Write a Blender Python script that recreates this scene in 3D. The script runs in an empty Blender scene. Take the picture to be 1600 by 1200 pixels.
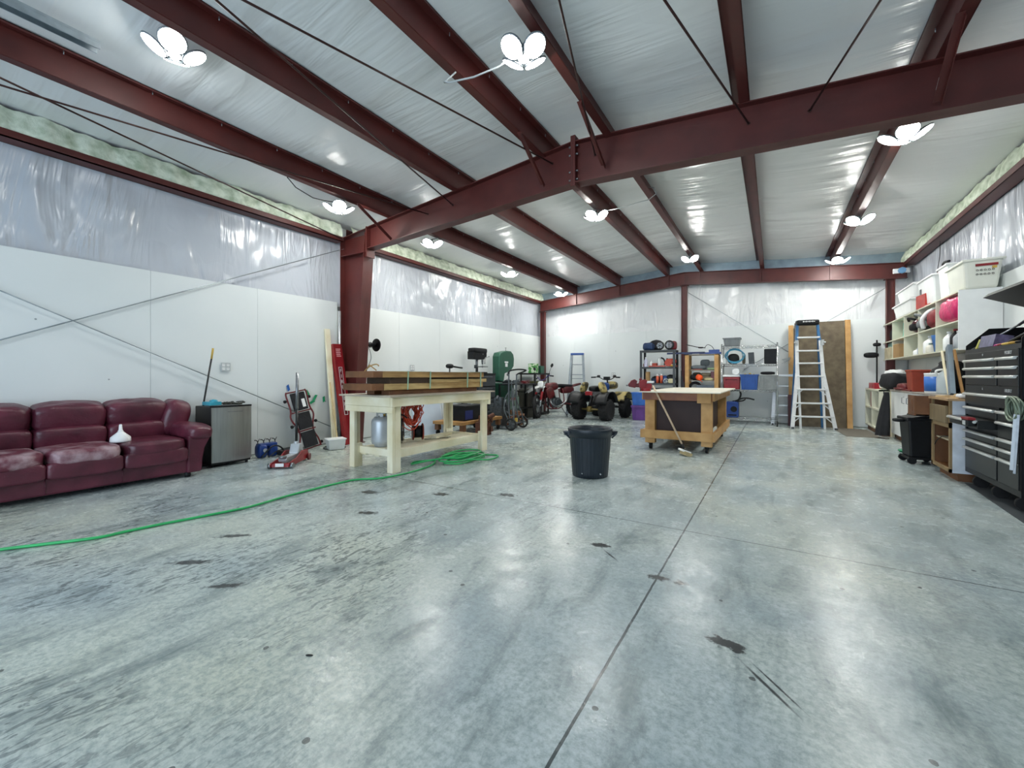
# Steel framed workshop: red oxide frame, white vinyl insulation, concrete slab.
LAMP = 76; SKY = 2.9; EXPO = 0.9
import bpy, bmesh, math, random
from mathutils import Vector, Matrix, Euler
random.seed(7)
PI = math.pi
SC = bpy.context.scene
COL = SC.collection
# ------------------------------------------------------------------ mesh helpers
def V(*a): return Vector(a)
def rotm(r):
    if r is None: return Matrix.Identity(3)
    if isinstance(r, Matrix): return r.to_3x3()
    return Euler(r, 'XYZ').to_matrix()
class MB:
    def __init__(s): s.b = bmesh.new()
    def _add(s, vs, fs, smooth=False):
        vv = [s.b.verts.new(v) for v in vs]
        for f in fs:
            try:
                ff = s.b.faces.new([vv[i] for i in f]); ff.smooth = smooth if not isinstance(smooth, (list, set)) else (len(f) in smooth)
            except ValueError: pass
        return s
    def box(s, c, d, r=None, taper=1.0):
        R = rotm(r); c = Vector(c); hx, hy, hz = d[0]/2, d[1]/2, d[2]/2
        vs = [c + R @ Vector((x*hx*(taper if z < 0 else 1), y*hy*(taper if z < 0 else 1), z*hz)) for z in (-1, 1) for x, y in ((-1,-1),(1,-1),(1,1),(-1,1))]
        return s._add(vs, [(3,2,1,0),(4,5,6,7),(0,1,5,4),(1,2,6,5),(2,3,7,6),(3,0,4,7)])
    def bb(s, x0, x1, y0, y1, z0, z1): return s.box(((x0+x1)/2,(y0+y1)/2,(z0+z1)/2), (abs(x1-x0),abs(y1-y0),abs(z1-z0)))
    def beam(s, p0, p1, w, h, up=(0,0,1)):
        p0, p1 = Vector(p0), Vector(p1); d = (p1-p0); L = d.length; d.normalize()
        u = Vector(up); sd = d.cross(u)
        if sd.length < 1e-4: sd = d.cross(Vector((1,0,0)))
        sd.normalize(); u = sd.cross(d)
        vs = [p + sd*(a*w/2) + u*(b*h/2) for p in (p0,p1) for a,b in ((-1,-1),(1,-1),(1,1),(-1,1))]
        return s._add(vs, [(0,1,2,3),(7,6,5,4),(0,4,5,1),(1,5,6,2),(2,6,7,3),(3,7,4,0)])
    def cyl(s, p0, p1, r0, r1=None, seg=16, caps=True):
        if r1 is None: r1 = r0
        p0, p1 = Vector(p0), Vector(p1); d = (p1-p0).normalized()
        a = d.orthogonal().normalized(); b = d.cross(a)
        vs = [p + (a*math.cos(t)+b*math.sin(t))*r for p, r in ((p0,r0),(p1,r1)) for t in (2*PI*i/seg for i in range(seg))]
        fs = [(i,(i+1)%seg,seg+(i+1)%seg,seg+i) for i in range(seg)]
        s._add(vs, fs, True)
        if caps:
            if r0 > 0: s._add(vs[:seg], [tuple(reversed(range(seg)))])
            if r1 > 0: s._add(vs[seg:], [tuple(range(seg))])
        return s
    def tube(s, pts, r, seg=8, closed=False, caps=True):
        P = [Vector(p) for p in pts]; n = len(P); rings = []
        prev = None
        for i, p in enumerate(P):
            if closed: t = (P[(i+1)%n]-P[i-1])
            else: t = P[min(i+1,n-1)]-P[max(i-1,0)]
            if t.length < 1e-7: t = Vector((0,0,1))
            t.normalize()
            if prev is None: a = t.orthogonal().normalized()
            else:
                a = prev - t*prev.dot(t)
                a = a.normalized() if a.length > 1e-5 else t.orthogonal().normalized()
            prev = a; b = t.cross(a)
            rr = r[i] if isinstance(r, (list,tuple)) else r
            rings.append([p + (a*math.cos(2*PI*k/seg)+b*math.sin(2*PI*k/seg))*rr for k in range(seg)])
        vs = [v for rg in rings for v in rg]; fs = []
        m = n if closed else n-1
        for i in range(m):
            j = (i+1) % n
            for k in range(seg):
                fs.append((i*seg+k, i*seg+(k+1)%seg, j*seg+(k+1)%seg, j*seg+k))
        s._add(vs, fs, True)
        if not closed and caps:
            s._add(rings[0], [tuple(reversed(range(seg)))]); s._add(rings[-1], [tuple(range(seg))])
        return s
    def lathe(s, prof, c=(0,0,0), seg=28, R=None, ripple=0, nr=0):
        R = rotm(R); c = Vector(c); n = len(prof); vs = []
        for r, z in prof:
            for k in range(seg):
                t = 2*PI*k/seg; q = r*(1+ (ripple*math.cos(nr*t) if nr else 0))
                vs.append(c + R @ Vector((q*math.cos(t), q*math.sin(t), z)))
        fs = [(i*seg+k, i*seg+(k+1)%seg, (i+1)*seg+(k+1)%seg, (i+1)*seg+k) for i in range(n-1) for k in range(seg)]
        s._add(vs, fs, True)
        if prof[0][0] > 0: s._add(vs[:seg], [tuple(reversed(range(seg)))])
        if prof[-1][0] > 0: s._add(vs[-seg:], [tuple(range(seg))])
        return s
    def blob(s, c, d, e=1.0, r=None, seg=24, rings=14, noise=0, seed=0):
        R = rotm(r); c = Vector(c); rn = random.Random(seed)
        ph = [rn.uniform(0,6.28) for _ in range(6)]
        sp = lambda v, p: math.copysign(abs(v)**p, v)
        vs = []
        for i in range(rings+1):
            a = -PI/2 + PI*i/rings
            for k in range(seg):
                t = 2*PI*k/seg
                x = sp(math.cos(a),e)*sp(math.cos(t),e); y = sp(math.cos(a),e)*sp(math.sin(t),e); z = sp(math.sin(a),e)
                q = 1 + noise*(math.sin(3*x*2+ph[0])*math.sin(4*y+ph[1])+.6*math.sin(7*z+5*x+ph[2])*math.sin(6*y+ph[3])+.35*math.sin(13*x+ph[4])*math.sin(11*z+9*y+ph[5])) if noise else 1
                vs.append(c + R @ Vector((x*d[0]/2*q, y*d[1]/2*q, z*d[2]/2*q)))
        fs = [(i*seg+k, i*seg+(k+1)%seg, (i+1)*seg+(k+1)%seg, (i+1)*seg+k) for i in range(rings) for k in range(seg)]
        return s._add(vs, fs, True)
    def prism(s, poly, ax, a, b, smooth=False):
        # poly in the plane across axis ax (x: (y,z); y: (x,z); z: (x,y))
        def mk(p, t): return {'x':(t,p[0],p[1]), 'y':(p[0],t,p[1]), 'z':(p[0],p[1],t)}[ax]
        n = len(poly); vs = [mk(p,a) for p in poly]+[mk(p,b) for p in poly]
        s._add([Vector(v) for v in vs], [(i,(i+1)%n,n+(i+1)%n,n+i) for i in range(n)], smooth)
        s._add([Vector(v) for v in vs], [tuple(reversed(range(n))), tuple(range(n,2*n))])
        return s
    def torus(s, c, R, r, ax=(0,0,1), seg=32, sec=8, a0=0, a1=2*PI):
        ax = Vector(ax).normalized(); u = ax.orthogonal().normalized(); w = ax.cross(u); c = Vector(c)
        full = abs(a1-a0-2*PI) < 1e-4
        n = seg if full else seg+1
        pts = [c+(u*math.cos(a0+(a1-a0)*i/seg)+w*math.sin(a0+(a1-a0)*i/seg))*R for i in range(n)]
        return s.tube(pts, r, sec, closed=full)
    def surf(s, fn, nu, nv, smooth=True):
        vs = [Vector(fn(i/nu, j/nv)) for i in range(nu+1) for j in range(nv+1)]
        fs = [(i*(nv+1)+j, (i+1)*(nv+1)+j, (i+1)*(nv+1)+j+1, i*(nv+1)+j+1) for i in range(nu) for j in range(nv)]
        return s._add(vs, fs, smooth)
    def build(s, name, m, parent=None, loc=None, rz=0, bev=0, sub=0, solid=0, rot=None):
        bmesh.ops.remove_doubles(s.b, verts=s.b.verts, dist=1e-6)
        bmesh.ops.recalc_face_normals(s.b, faces=s.b.faces)
        me = bpy.data.meshes.new(name); s.b.to_mesh(me); s.b.free()
        o = bpy.data.objects.new(name, me); COL.objects.link(o)
        for mm in (m if isinstance(m, list) else [m]): me.materials.append(mm)
        if parent: o.parent = parent
        if loc: o.location = loc
        if rot: o.rotation_euler = rot
        elif rz: o.rotation_euler = (0,0,rz)
        if solid:
            q = o.modifiers.new('s','SOLIDIFY'); q.thickness = solid; q.offset = 0
        if bev:
            q = o.modifiers.new('b','BEVEL'); q.width = bev; q.segments = 2; q.limit_method = 'ANGLE'; q.angle_limit = math.radians(40)
        if sub:
            q = o.modifiers.new('u','SUBSURF'); q.levels = sub; q.render_levels = sub
        return o
def tag(o, label, cat, group=None, kind=None):
    o['label'] = label; o['category'] = cat
    if group: o['group'] = group
    if kind: o['kind'] = kind
    return o
def struct(o): o['kind'] = 'structure'; return o
def thing(name, label, cat, loc=(0,0,0), rz=0, group=None, rot=None):
    o = bpy.data.objects.new(name, None); COL.objects.link(o); o.empty_display_size = .1
    o.location = loc; o.rotation_euler = rot if rot else (0,0,rz)
    return tag(o, label, cat, group)
def dup(root, loc, rz=None, label=None, rot=None, group=None):
    kids = {}
    for o in list(COL.objects):
        if o.parent: kids.setdefault(o.parent.name, []).append(o)
    def cp(o, par):
        c = o.copy(); COL.objects.link(c)
        if par: c.parent = par
        for ch in kids.get(o.name, []): cp(ch, c)
        return c
    r = cp(root, None); r.location = loc
    if rz is not None: r.rotation_euler = (0,0,rz)
    if rot: r.rotation_euler = rot
    if label: r['label'] = label
    if group: r['group'] = group
    return r
def text(name, s, size, m, parent, loc, rot, ext=.001, sx=1):
    c = bpy.data.curves.new(name, 'FONT'); c.body = s; c.size = size; c.extrude = ext; c.align_x = 'CENTER'; c.align_y = 'CENTER'
    t = bpy.data.objects.new(name, c); COL.objects.link(t)
    me = bpy.data.meshes.new_from_object(t.evaluated_get(bpy.context.evaluated_depsgraph_get()))
    bpy.data.objects.remove(t); me.name = name
    me.transform(Matrix.Diagonal((sx,1,1,1)))
    o = bpy.data.objects.new(name, me); COL.objects.link(o); me.materials.clear(); me.materials.append(m)
    o.parent = parent; o.location = loc; o.rotation_euler = rot
    return o
# ------------------------------------------------------------------ materials
def lin(h):
    h = h.lstrip('#'); c = [int(h[i:i+2],16)/255 for i in (0,2,4)]
    return tuple(x/12.92 if x <= .04045 else ((x+.055)/1.055)**2.4 for x in c)+(1,)
MATS = {}
def mat(name, col, rough=.5, metal=0, var=.12, sc=6, bump=0, bsc=60, stretch=(1,1,1), col2=None, coat=0, trans=0, emit=0, spec=None, alpha=1, thr=None):
    if name in MATS: return MATS[name]
    m = bpy.data.materials.new(name); m.use_nodes = True; N = m.node_tree.nodes; L = m.node_tree.links
    p = N['Principled BSDF']; c = lin(col)
    p.inputs['Roughness'].default_value = rough; p.inputs['Metallic'].default_value = metal
    if spec is not None: p.inputs['Specular IOR Level'].default_value = spec
    tc = N.new('ShaderNodeTexCoord'); mp = N.new('ShaderNodeMapping'); mp.inputs['Scale'].default_value = stretch
    L.new(tc.outputs['Object'], mp.inputs['Vector'])
    nz = N.new('ShaderNodeTexNoise'); nz.inputs['Scale'].default_value = sc; nz.inputs['Detail'].default_value = 5
    L.new(mp.outputs[0], nz.inputs['Vector'])
    rp = N.new('ShaderNodeValToRGB'); L.new(nz.outputs['Fac'], rp.inputs['Fac'])
    d = lin(col2) if col2 else tuple(x*(1-var*2) for x in c[:3])+(1,)
    e = c if col2 else tuple(min(1,x*(1+var)) for x in c[:3])+(1,)
    rp.color_ramp.elements[0].color = d; rp.color_ramp.elements[1].color = e
    a, b = thr if thr else (.3, .7)
    rp.color_ramp.elements[0].position = a; rp.color_ramp.elements[1].position = b
    L.new(rp.outputs['Color'], p.inputs['Base Color'])
    if bump:
        n2 = N.new('ShaderNodeTexNoise'); n2.inputs['Scale'].default_value = bsc; n2.inputs['Detail'].default_value = 4
        L.new(mp.outputs[0], n2.inputs['Vector'])
        bp = N.new('ShaderNodeBump'); bp.inputs['Strength'].default_value = bump; bp.inputs['Distance'].default_value = .01
        L.new(n2.outputs['Fac'], bp.inputs['Height']); L.new(bp.outputs[0], p.inputs['Normal'])
    if coat: p.inputs['Coat Weight'].default_value = coat
    if trans: p.inputs['Transmission Weight'].default_value = trans
    if alpha < 1: p.inputs['Alpha'].default_value = alpha
    if emit: p.inputs['Emission Color'].default_value = (1,1,.955,1); p.inputs['Emission Strength'].default_value = emit
    MATS[name] = m
    return m
red_steel = mat('red_oxide_steel', '#521f1b', .48, 0, .14, 3, .06, 40)
vinyl_c = None
galv = mat('galvanised', '#a9b3b8', .32, .85, .1, 12)
galv_blue = mat('galvanised_closure', '#8ea0aa', .4, .45, .1, 5)
steel = mat('bare_steel', '#8d9093', .35, .9, .1, 20)
chrome = mat('chrome', '#c8cbcd', .2, .95, .04, 20)
alu = mat('aluminium', '#c9ccce', .38, .6, .05, 20)
ladder_white = mat('bright_aluminium', '#e6e9ea', .4, .25, .03, 20)
blk = mat('black_plastic', '#111316', .5, 0, .2, 10, .05, 80, spec=.3)
blk_met = mat('black_metal', '#1a1c1e', .35, .2, .15, 10)
rubber = mat('rubber', '#151516', .75, 0, .2, 25, .3, 60)
dgrey = mat('dark_grey_plastic', '#3c4145', .5, 0, .1, 10)
grey = mat('grey_plastic', '#74797b', .5, 0, .08, 8)
lgrey = mat('light_grey', '#b5babb', .5, 0, .06, 8)
white = mat('white_paint', '#e4e7e6', .45, 0, .03, 5)
white_pl = mat('white_plastic', '#eceeed', .35, 0, .03, 5)
clearpl = mat('translucent_plastic', '#e6ebea', .25, 0, .02, 5, alpha=.72)
cream = mat('cream_laminate', '#d8d8c4', .5, 0, .05, 5)
cream_in = mat('cream_laminate_side', '#cfcfb8', .55, 0, .06, 5)
pine = mat('pale_pine', '#f4eed6', .6, 0, .09, 3, .12, 30, (1,1,1), col2='#dccfa6')
pine2 = mat('weathered_pine', '#b48a52', .6, 0, .1, 4, .12, 30, col2='#8a6234')
pine3 = mat('honey_pine', '#cba066', .55, 0, .1, 5, .12, 30, col2='#a57a40')
brownwood = mat('brown_wood', '#7d5230', .55, 0, .12, 5, .1, 30, col2='#5c3a20')
darkpanel = mat('dark_brown_panel', '#35201d', .6, 0, .15, 4)
redp = mat('red_paint', '#8e1b22', .35, 0, .12, 8)
dred = mat('dark_red_paint', '#6a1a20', .35, 0, .15, 8)
bluep = mat('blue_plastic', '#22509c', .4, 0, .08, 8)
bluem = mat('blue_paint', '#1c3f86', .35, 0, .12, 8)
purple = mat('purple_plastic', '#5b2d7c', .4, 0, .08, 8)
greenp = mat('green_paint', '#1f5440', .4, 0, .08, 8)
hosegreen = mat('green_hose_rubber', '#2fae62', .35, 0, .08, 8)
orange = mat('orange_plastic', '#d1492c', .4, 0, .1, 8)
yellow = mat('yellow_plastic', '#cfae53', .45, 0, .1, 8)
cyan = mat('cyan_plastic', '#3aa2b8', .35, 0, .1, 8)
pink = mat('pink_plastic', '#c81c62', .35, 0, .15, 12, .4, 25)
cloth = mat('black_cloth', '#1a1b1f', .85, 0, .2, 12, .5, 30)
card = mat('cardboard', '#a8875a', .7, 0, .06, 8)
silver = mat('silver_tank', '#b9bfc3', .35, .35, .06, 8)
leather = mat('burgundy_leather', '#672a3b', .34, 0, .22, 5, .8, 13, thr=(.25,.75), col2='#3f1825')
leather_w = mat('worn_burgundy_leather', '#a58c92', .45, 0, .2, 9, .8, 15, thr=(.42,.68), col2='#652a3a')
stainless = mat('brushed_stainless', '#a9abaa', .33, .85, .06, 3, .03, 60, (1,20,1))
# ------------------------------------------------------------------ room
XL, XR, YB, YF = -6.45, 2.45, 12.2, -4.0
RX = -2.03
def roofz(x, off=0): return 3.57 + .083*(4.45-abs(x-RX)) + off      # rafter top line
def nodes(m): m.use_nodes = True; return m.node_tree.nodes, m.node_tree.links
def vinyl(name, stretch, col='#dde1e2', rough=.28, strength=.5, warp=2.0):
    m = bpy.data.materials.new(name); N, L = nodes(m); p = N['Principled BSDF']
    p.inputs['Roughness'].default_value = rough
    tc = N.new('ShaderNodeTexCoord'); mp = N.new('ShaderNodeMapping'); mp.inputs['Scale'].default_value = stretch
    L.new(tc.outputs['Object'], mp.inputs['Vector'])
    n1 = N.new('ShaderNodeTexNoise'); n1.inputs['Scale'].default_value = 1; n1.inputs['Detail'].default_value = 3; n1.inputs['Distortion'].default_value = warp
    L.new(mp.outputs[0], n1.inputs['Vector'])
    n2 = N.new('ShaderNodeTexNoise'); n2.inputs['Scale'].default_value = 1.3
    L.new(tc.outputs['Object'], n2.inputs['Vector'])
    mul = N.new('ShaderNodeMath'); mul.operation = 'MULTIPLY'; L.new(n1.outputs['Fac'], mul.inputs[0])
    rp0 = N.new('ShaderNodeMapRange'); rp0.inputs['From Min'].default_value = .38; rp0.inputs['From Max'].default_value = .62; rp0.inputs['To Min'].default_value = .15
    L.new(n2.outputs['Fac'], rp0.inputs['Value']); L.new(rp0.outputs[0], mul.inputs[1])
    bp = N.new('ShaderNodeBump'); bp.inputs['Strength'].default_value = strength; bp.inputs['Distance'].default_value = .08
    L.new(mul.outputs[0], bp.inputs['Height']); L.new(bp.outputs[0], p.inputs['Normal'])
    rp = N.new('ShaderNodeValToRGB'); c = lin(col)
    rp.color_ramp.elements[0].color = tuple(x*.93 for x in c[:3])+(1,); rp.color_ramp.elements[1].color = c
    L.new(n2.outputs['Fac'], rp.inputs['Fac']); L.new(rp.outputs[0], p.inputs['Base Color'])
    return m
vin_ceil = vinyl('ceiling_vinyl', (.5, 5, 1), '#e2e5e5', .28, .38, .6)
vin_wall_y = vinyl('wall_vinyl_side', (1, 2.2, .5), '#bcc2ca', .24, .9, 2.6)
vin_wall_x = vinyl('wall_vinyl_back', (3.2, 1, .6), '#e0e3e4', .24, .9, 2.4)
def panel_mat():
    m = bpy.data.materials.new('white_wall_sheet'); N, L = nodes(m); p = N['Principled BSDF']
    p.inputs['Roughness'].default_value = .5
    tc = N.new('ShaderNodeTexCoord')
    n = N.new('ShaderNodeTexNoise'); n.inputs['Scale'].default_value = .9; n.inputs['Detail'].default_value = 4; L.new(tc.outputs['Object'], n.inputs['Vector'])
    rp = N.new('ShaderNodeValToRGB'); rp.color_ramp.elements[0].color = lin('#d2d9d9'); rp.color_ramp.elements[1].color = lin('#e4e8e7')
    L.new(n.outputs['Fac'], rp.inputs['Fac'])
    vo = N.new('ShaderNodeTexVoronoi'); vo.inputs['Scale'].default_value = 3.3; L.new(tc.outputs['Object'], vo.inputs['Vector'])
    lt = N.new('ShaderNodeMath'); lt.operation = 'LESS_THAN'; lt.inputs[1].default_value = .035; L.new(vo.outputs['Distance'], lt.inputs[0])
    mx = N.new('ShaderNodeMixRGB'); mx.inputs['Color2'].default_value = lin('#9aa3a4'); L.new(lt.outputs[0], mx.inputs['Fac']); L.new(rp.outputs[0], mx.inputs['Color1'])
    L.new(mx.outputs[0], p.inputs['Base Color'])
    return m
sheet = panel_mat()
def floor_mat():
    m = bpy.data.materials.new('concrete_floor'); N, L = nodes(m); p = N['Principled BSDF']
    tc = N.new('ShaderNodeTexCoord'); pos = tc.outputs['Object']
    def noise(sc, det=5, vec=None, rough=.55, dist=0):
        n = N.new('ShaderNodeTexNoise'); n.inputs['Scale'].default_value = sc; n.inputs['Detail'].default_value = det; n.inputs['Roughness'].default_value = rough; n.inputs['Distortion'].default_value = dist
        L.new(vec or pos, n.inputs['Vector']); return n.outputs['Fac']
    def ramp(f, a, b, ca, cb):
        r = N.new('ShaderNodeValToRGB'); r.color_ramp.elements[0].position = a; r.color_ramp.elements[1].position = b
        r.color_ramp.elements[0].color = ca; r.color_ramp.elements[1].color = cb; L.new(f, r.inputs['Fac']); return r.outputs[0]
    def mix(f, a, b):
        x = N.new('ShaderNodeMixRGB')
        if isinstance(f, float): x.inputs['Fac'].default_value = f
        else: L.new(f, x.inputs['Fac'])
        for s, v in (('Color1',a),('Color2',b)):
            if isinstance(v, tuple): x.inputs[s].default_value = v
            else: L.new(v, x.inputs[s])
        return x.outputs[0]
    def math_(op, a, b=None):
        x = N.new('ShaderNodeMath'); x.operation = op
        for i, v in enumerate((a,b)):
            if v is None: continue
            if isinstance(v, (int,float)): x.inputs[i].default_value = v
            else: L.new(v, x.inputs[i])
        return x.outputs[0]
    w, k = (1,1,1,1), (0,0,0,1)
    base = ramp(noise(.9, 8, rough=.66), .36, .64, lin('#9fadb0'), lin('#ccd5d3'))
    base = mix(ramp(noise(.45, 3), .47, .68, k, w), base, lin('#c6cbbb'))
    fine = noise(38, 8, rough=.7)
    base = mix(ramp(fine, .38, .58, (.6,.6,.6,1), k), base, lin('#82908f'))
    base = mix(ramp(noise(120, 4), .62, .72, k, (.6,.6,.6,1)), base, lin('#c9d0cf'))
    # smudged foot and tyre traffic, drawn out along the length of the shop
    mp = N.new('ShaderNodeMapping'); mp.inputs['Rotation'].default_value = (0,0,math.radians(14)); mp.inputs['Scale'].default_value = (2.6,.9,1); L.new(pos, mp.inputs['Vector'])
    sm = ramp(noise(1.6, 8, mp.outputs[0], .7, .4), .5, .68, k, (.85,.85,.85,1))
    base = mix(sm, base, lin('#73807f'))
    mp2 = N.new('ShaderNodeMapping'); mp2.inputs['Rotation'].default_value = (0,0,math.radians(10)); mp2.inputs['Scale'].default_value = (13,4.2,1); L.new(pos, mp2.inputs['Vector'])
    wv = ramp(noise(2.2, 3, mp2.outputs[0], .5, 1.5), .52, .6, k, w)
    area = ramp(noise(1.1, 4, None, .55), .43, .56, k, w)
    sx = N.new('ShaderNodeSeparateXYZ'); L.new(pos, sx.inputs[0])
    left = ramp(math_('MULTIPLY', sx.outputs[0], -.25), .2, .6, k, w)
    tm = math_('MULTIPLY', math_('MULTIPLY', math_('MULTIPLY', wv, area), left), .7)
    base = mix(tm, base, lin('#444f52'))
    # chalky white scrape
    def spot(cx, cy, rx, ry, ang, soft=.35, edge=.5, ns=18):
        q = N.new('ShaderNodeMapping'); q.vector_type = 'TEXTURE'
        q.inputs['Location'].default_value = (cx,cy,0); q.inputs['Rotation'].default_value = (0,0,ang); q.inputs['Scale'].default_value = (rx,ry,1)
        L.new(pos, q.inputs['Vector'])
        ln = N.new('ShaderNodeVectorMath'); ln.operation = 'LENGTH'; L.new(q.outputs[0], ln.inputs[0])
        nn = noise(ns, 3)
        d = math_('ADD', ln.outputs['Value'], math_('MULTIPLY', math_('SUBTRACT', nn, .5), edge*2))
        r = N.new('ShaderNodeMapRange'); r.inputs['From Min'].default_value = 1; r.inputs['From Max'].default_value = 1-soft; r.clamp = True
        L.new(d, r.inputs['Value']); return r.outputs[0]
    base = mix(math_('MULTIPLY', spot(-1.0,4.75,.42,.2,-.5,.6,1.2,30), .55), base, lin('#dfe4e2'))
    dark = None
    for a in SPOTS:
        o = spot(*a)
        dark = o if dark is None else math_('MAXIMUM', dark, o)
    drops = N.new('ShaderNodeTexVoronoi'); drops.voronoi_dimensions = '2D'; drops.inputs['Scale'].default_value = 1.35; L.new(pos, drops.inputs['Vector'])
    dr = math_('LESS_THAN', math_('ADD', drops.outputs['Distance'], math_('MULTIPLY', noise(30,2), .03)), .030)
    dark = math_('MAXIMUM', dark, math_('MULTIPLY', dr, .8))
    base = mix(math_('MULTIPLY', dark, .93), base, lin('#25282a'))
    # saw cut joints
    def line(coord, at, wd):
        return math_('LESS_THAN', math_('ABSOLUTE', math_('SUBTRACT', math_('ADD', coord, math_('MULTIPLY', math_('SUBTRACT', noise(9,2), .5), .006)), at)), wd)
    jn = math_('MAXIMUM', line(sx.outputs[0], -.565, .0055), line(sx.outputs[1], 3.33, .0055))
    base = mix(math_('MULTIPLY', jn, .9), base, lin('#3a4041'))
    L.new(base, p.inputs['Base Color'])
    rr = N.new('ShaderNodeMapRange'); rr.inputs['From Min'].default_value = .3; rr.inputs['From Max'].default_value = .7; rr.inputs['To Min'].default_value = .1; rr.inputs['To Max'].default_value = .36; p.inputs['Specular IOR Level'].default_value = .32
    L.new(noise(7, 8, rough=.7), rr.inputs['Value']); L.new(rr.outputs[0], p.inputs['Roughness'])
    bp = N.new('ShaderNodeBump'); bp.inputs['Strength'].default_value = .16; bp.inputs['Distance'].default_value = .01
    L.new(math_('SUBTRACT', noise(22, 6, rough=.65), math_('MULTIPLY', jn, 1.2)), bp.inputs['Height']); L.new(bp.outputs[0], p.inputs['Normal'])
    return m
# oil and mud prints on the slab: x, y, radii, turn, softness, ragged edge, grain
SPOTS = [(-1.0,2.74,.075,.04,.3,.3,.9,34), (-.89,2.62,.009,.11,.85,.6,.3,30),
         (-.17,2.02,.085,.045,-.1,.3,.9,28), (-.02,1.82,.009,.16,.72,.5,.3,30), (.01,1.84,.006,.15,.72,.5,.3,30),
         (-.56,2.47,.075,.035,.1,.4,1.0,30), (-.44,2.47,.05,.04,0,.6,1.1,30),
         (-3.4,2.78,.12,.07,.2,.4,.9,26), (-2.75,3.1,.1,.06,.2,.4,.9,26), (-2.2,3.42,.11,.06,.2,.4,.9,26),
         (-3.05,1.15,.16,.04,.6,.5,.8,26), (-2.55,1.12,.12,.03,.7,.5,.8,26), (-3.3,1.5,.13,.04,.7,.5,.9,26), (-2.9,2.35,.1,.05,.4,.5,.9,26)]
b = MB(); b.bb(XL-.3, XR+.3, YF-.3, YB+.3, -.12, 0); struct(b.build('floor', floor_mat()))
# ceiling: vinyl faced insulation sagging between purlins
PX = [-5.15, -3.80, -2.43, -1.65, -.28, 1.10]
def ceil_z(x, y):
    z = roofz(x, .25)
    e = sorted([XL]+PX+[XR])
    for a, c in zip(e, e[1:]):
        if a <= x <= c: z -= .028*math.sin(PI*(x-a)/(c-a))
    s = (y % 1.22)/1.22
    z += .012*math.exp(-((s-.5)/.03)**2) - .006*math.sin(2*PI*s)
    return z
b = MB()
b.surf(lambda u, v: (XL-.25+u*(XR-XL+.5), YF-.2+v*(YB-YF+.4), ceil_z(XL-.25+u*(XR-XL+.5), YF-.2+v*(YB-YF+.4))), 120, 260)
o = struct(b.build('ceiling', vin_ceil, solid=.01))
# walls: outer shell with the vinyl liner and the white sheets as parts
def wall_side(name, x, sgn):
    b = MB(); b.bb(x+sgn*.13, x+sgn*.21, YF-.2, YB+.2, 0, 3.95); w = struct(b.build(name, white))
    b = MB()
    def fn(u, v):
        y = YF+u*(YB-YF); z = 2.38+v*(3.56-2.38)
        d = .025*math.sin(PI*v)*(.6+.4*math.sin(y*2.3)) + .012*math.sin(9*y+3*math.sin(1.3*y)+2.2*z*math.sin(.7*y))*math.sin(PI*min(1,v*1.1))
        return (x+sgn*(.07+d*.8), y, z)
    b.surf(fn, 420, 14); b.build('vinyl_liner', vin_wall_y, w)
    for k, (y0, y1) in enumerate(((YF, YF+1.2),(YF+1.2,-1.6),(-1.6,-.4),(-.4,.8),(.8,2.0),(2.0,3.25),(3.25,4.58),(4.78,6.0),(6.0,7.22),(7.22,8.44),(8.44,9.66),(9.66,10.88),(10.88,12.12))):
        b = MB(); b.bb(x+sgn*.0, x+sgn*.014, y0+.0015, y1-.0015, 0.01, 2.44); b.build('wall_sheet', sheet, w)
    return w
wall_side('wall_left', XL, -1); wall_side('wall_right', XR, 1)
b = MB(); b.bb(XL-.2, XR+.2, YB+.1, YB+.2, 0, 4.4); wb = struct(b.build('wall_back', white))
b = MB()
def fnb(u, v):
    x = XL+u*(XR-XL); z = 2.38+v*(roofz(x)-2.3); d = .03*math.sin(PI*v) + .014*math.sin(8*x+3*math.sin(1.7*x)+2.5*z*math.sin(.9*x))*math.sin(PI*min(1,v*1.1))
    return (x, YB+.05+d*.8, z)
b.surf(fnb, 300, 16); b.build('vinyl_liner', vin_wall_x, wb)
for k in range(8):
    x0 = XL+.03+k*1.11
    b = MB(); b.bb(x0+.0015, min(x0+1.11,XR)-.0015, YB-.004, YB+.01, 0.01, 2.44); b.build('wall_sheet', sheet, wb)
# galvanised closure strip above the back frame
b = MB(); b.prism([(XL,3.57),(RX,3.94),(XR,3.57),(XR,3.84),(RX,4.2),(XL,3.84)], 'y', 12.07, 12.085); struct(b.build('trim_1', galv_blue))
# front wall with the open overhead door behind the camera
b = MB()
b.bb(XL-.2, -5.4, YF-.15, YF, 0, 4.0); b.bb(.9, XR+.2, YF-.15, YF, 0, 4.0); b.bb(-5.4, .9, YF-.15, YF, 3.2, 4.3)
struct(b.build('wall_front', white))
b = MB(); b.bb(-5.55,-5.4,YF-.02,YF+.05,0,3.2); b.bb(.9,1.05,YF-.02,YF+.05,0,3.2); b.bb(-5.55,1.05,YF-.02,YF+.05,3.2,3.35); struct(b.build('door_1', red_steel))
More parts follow.
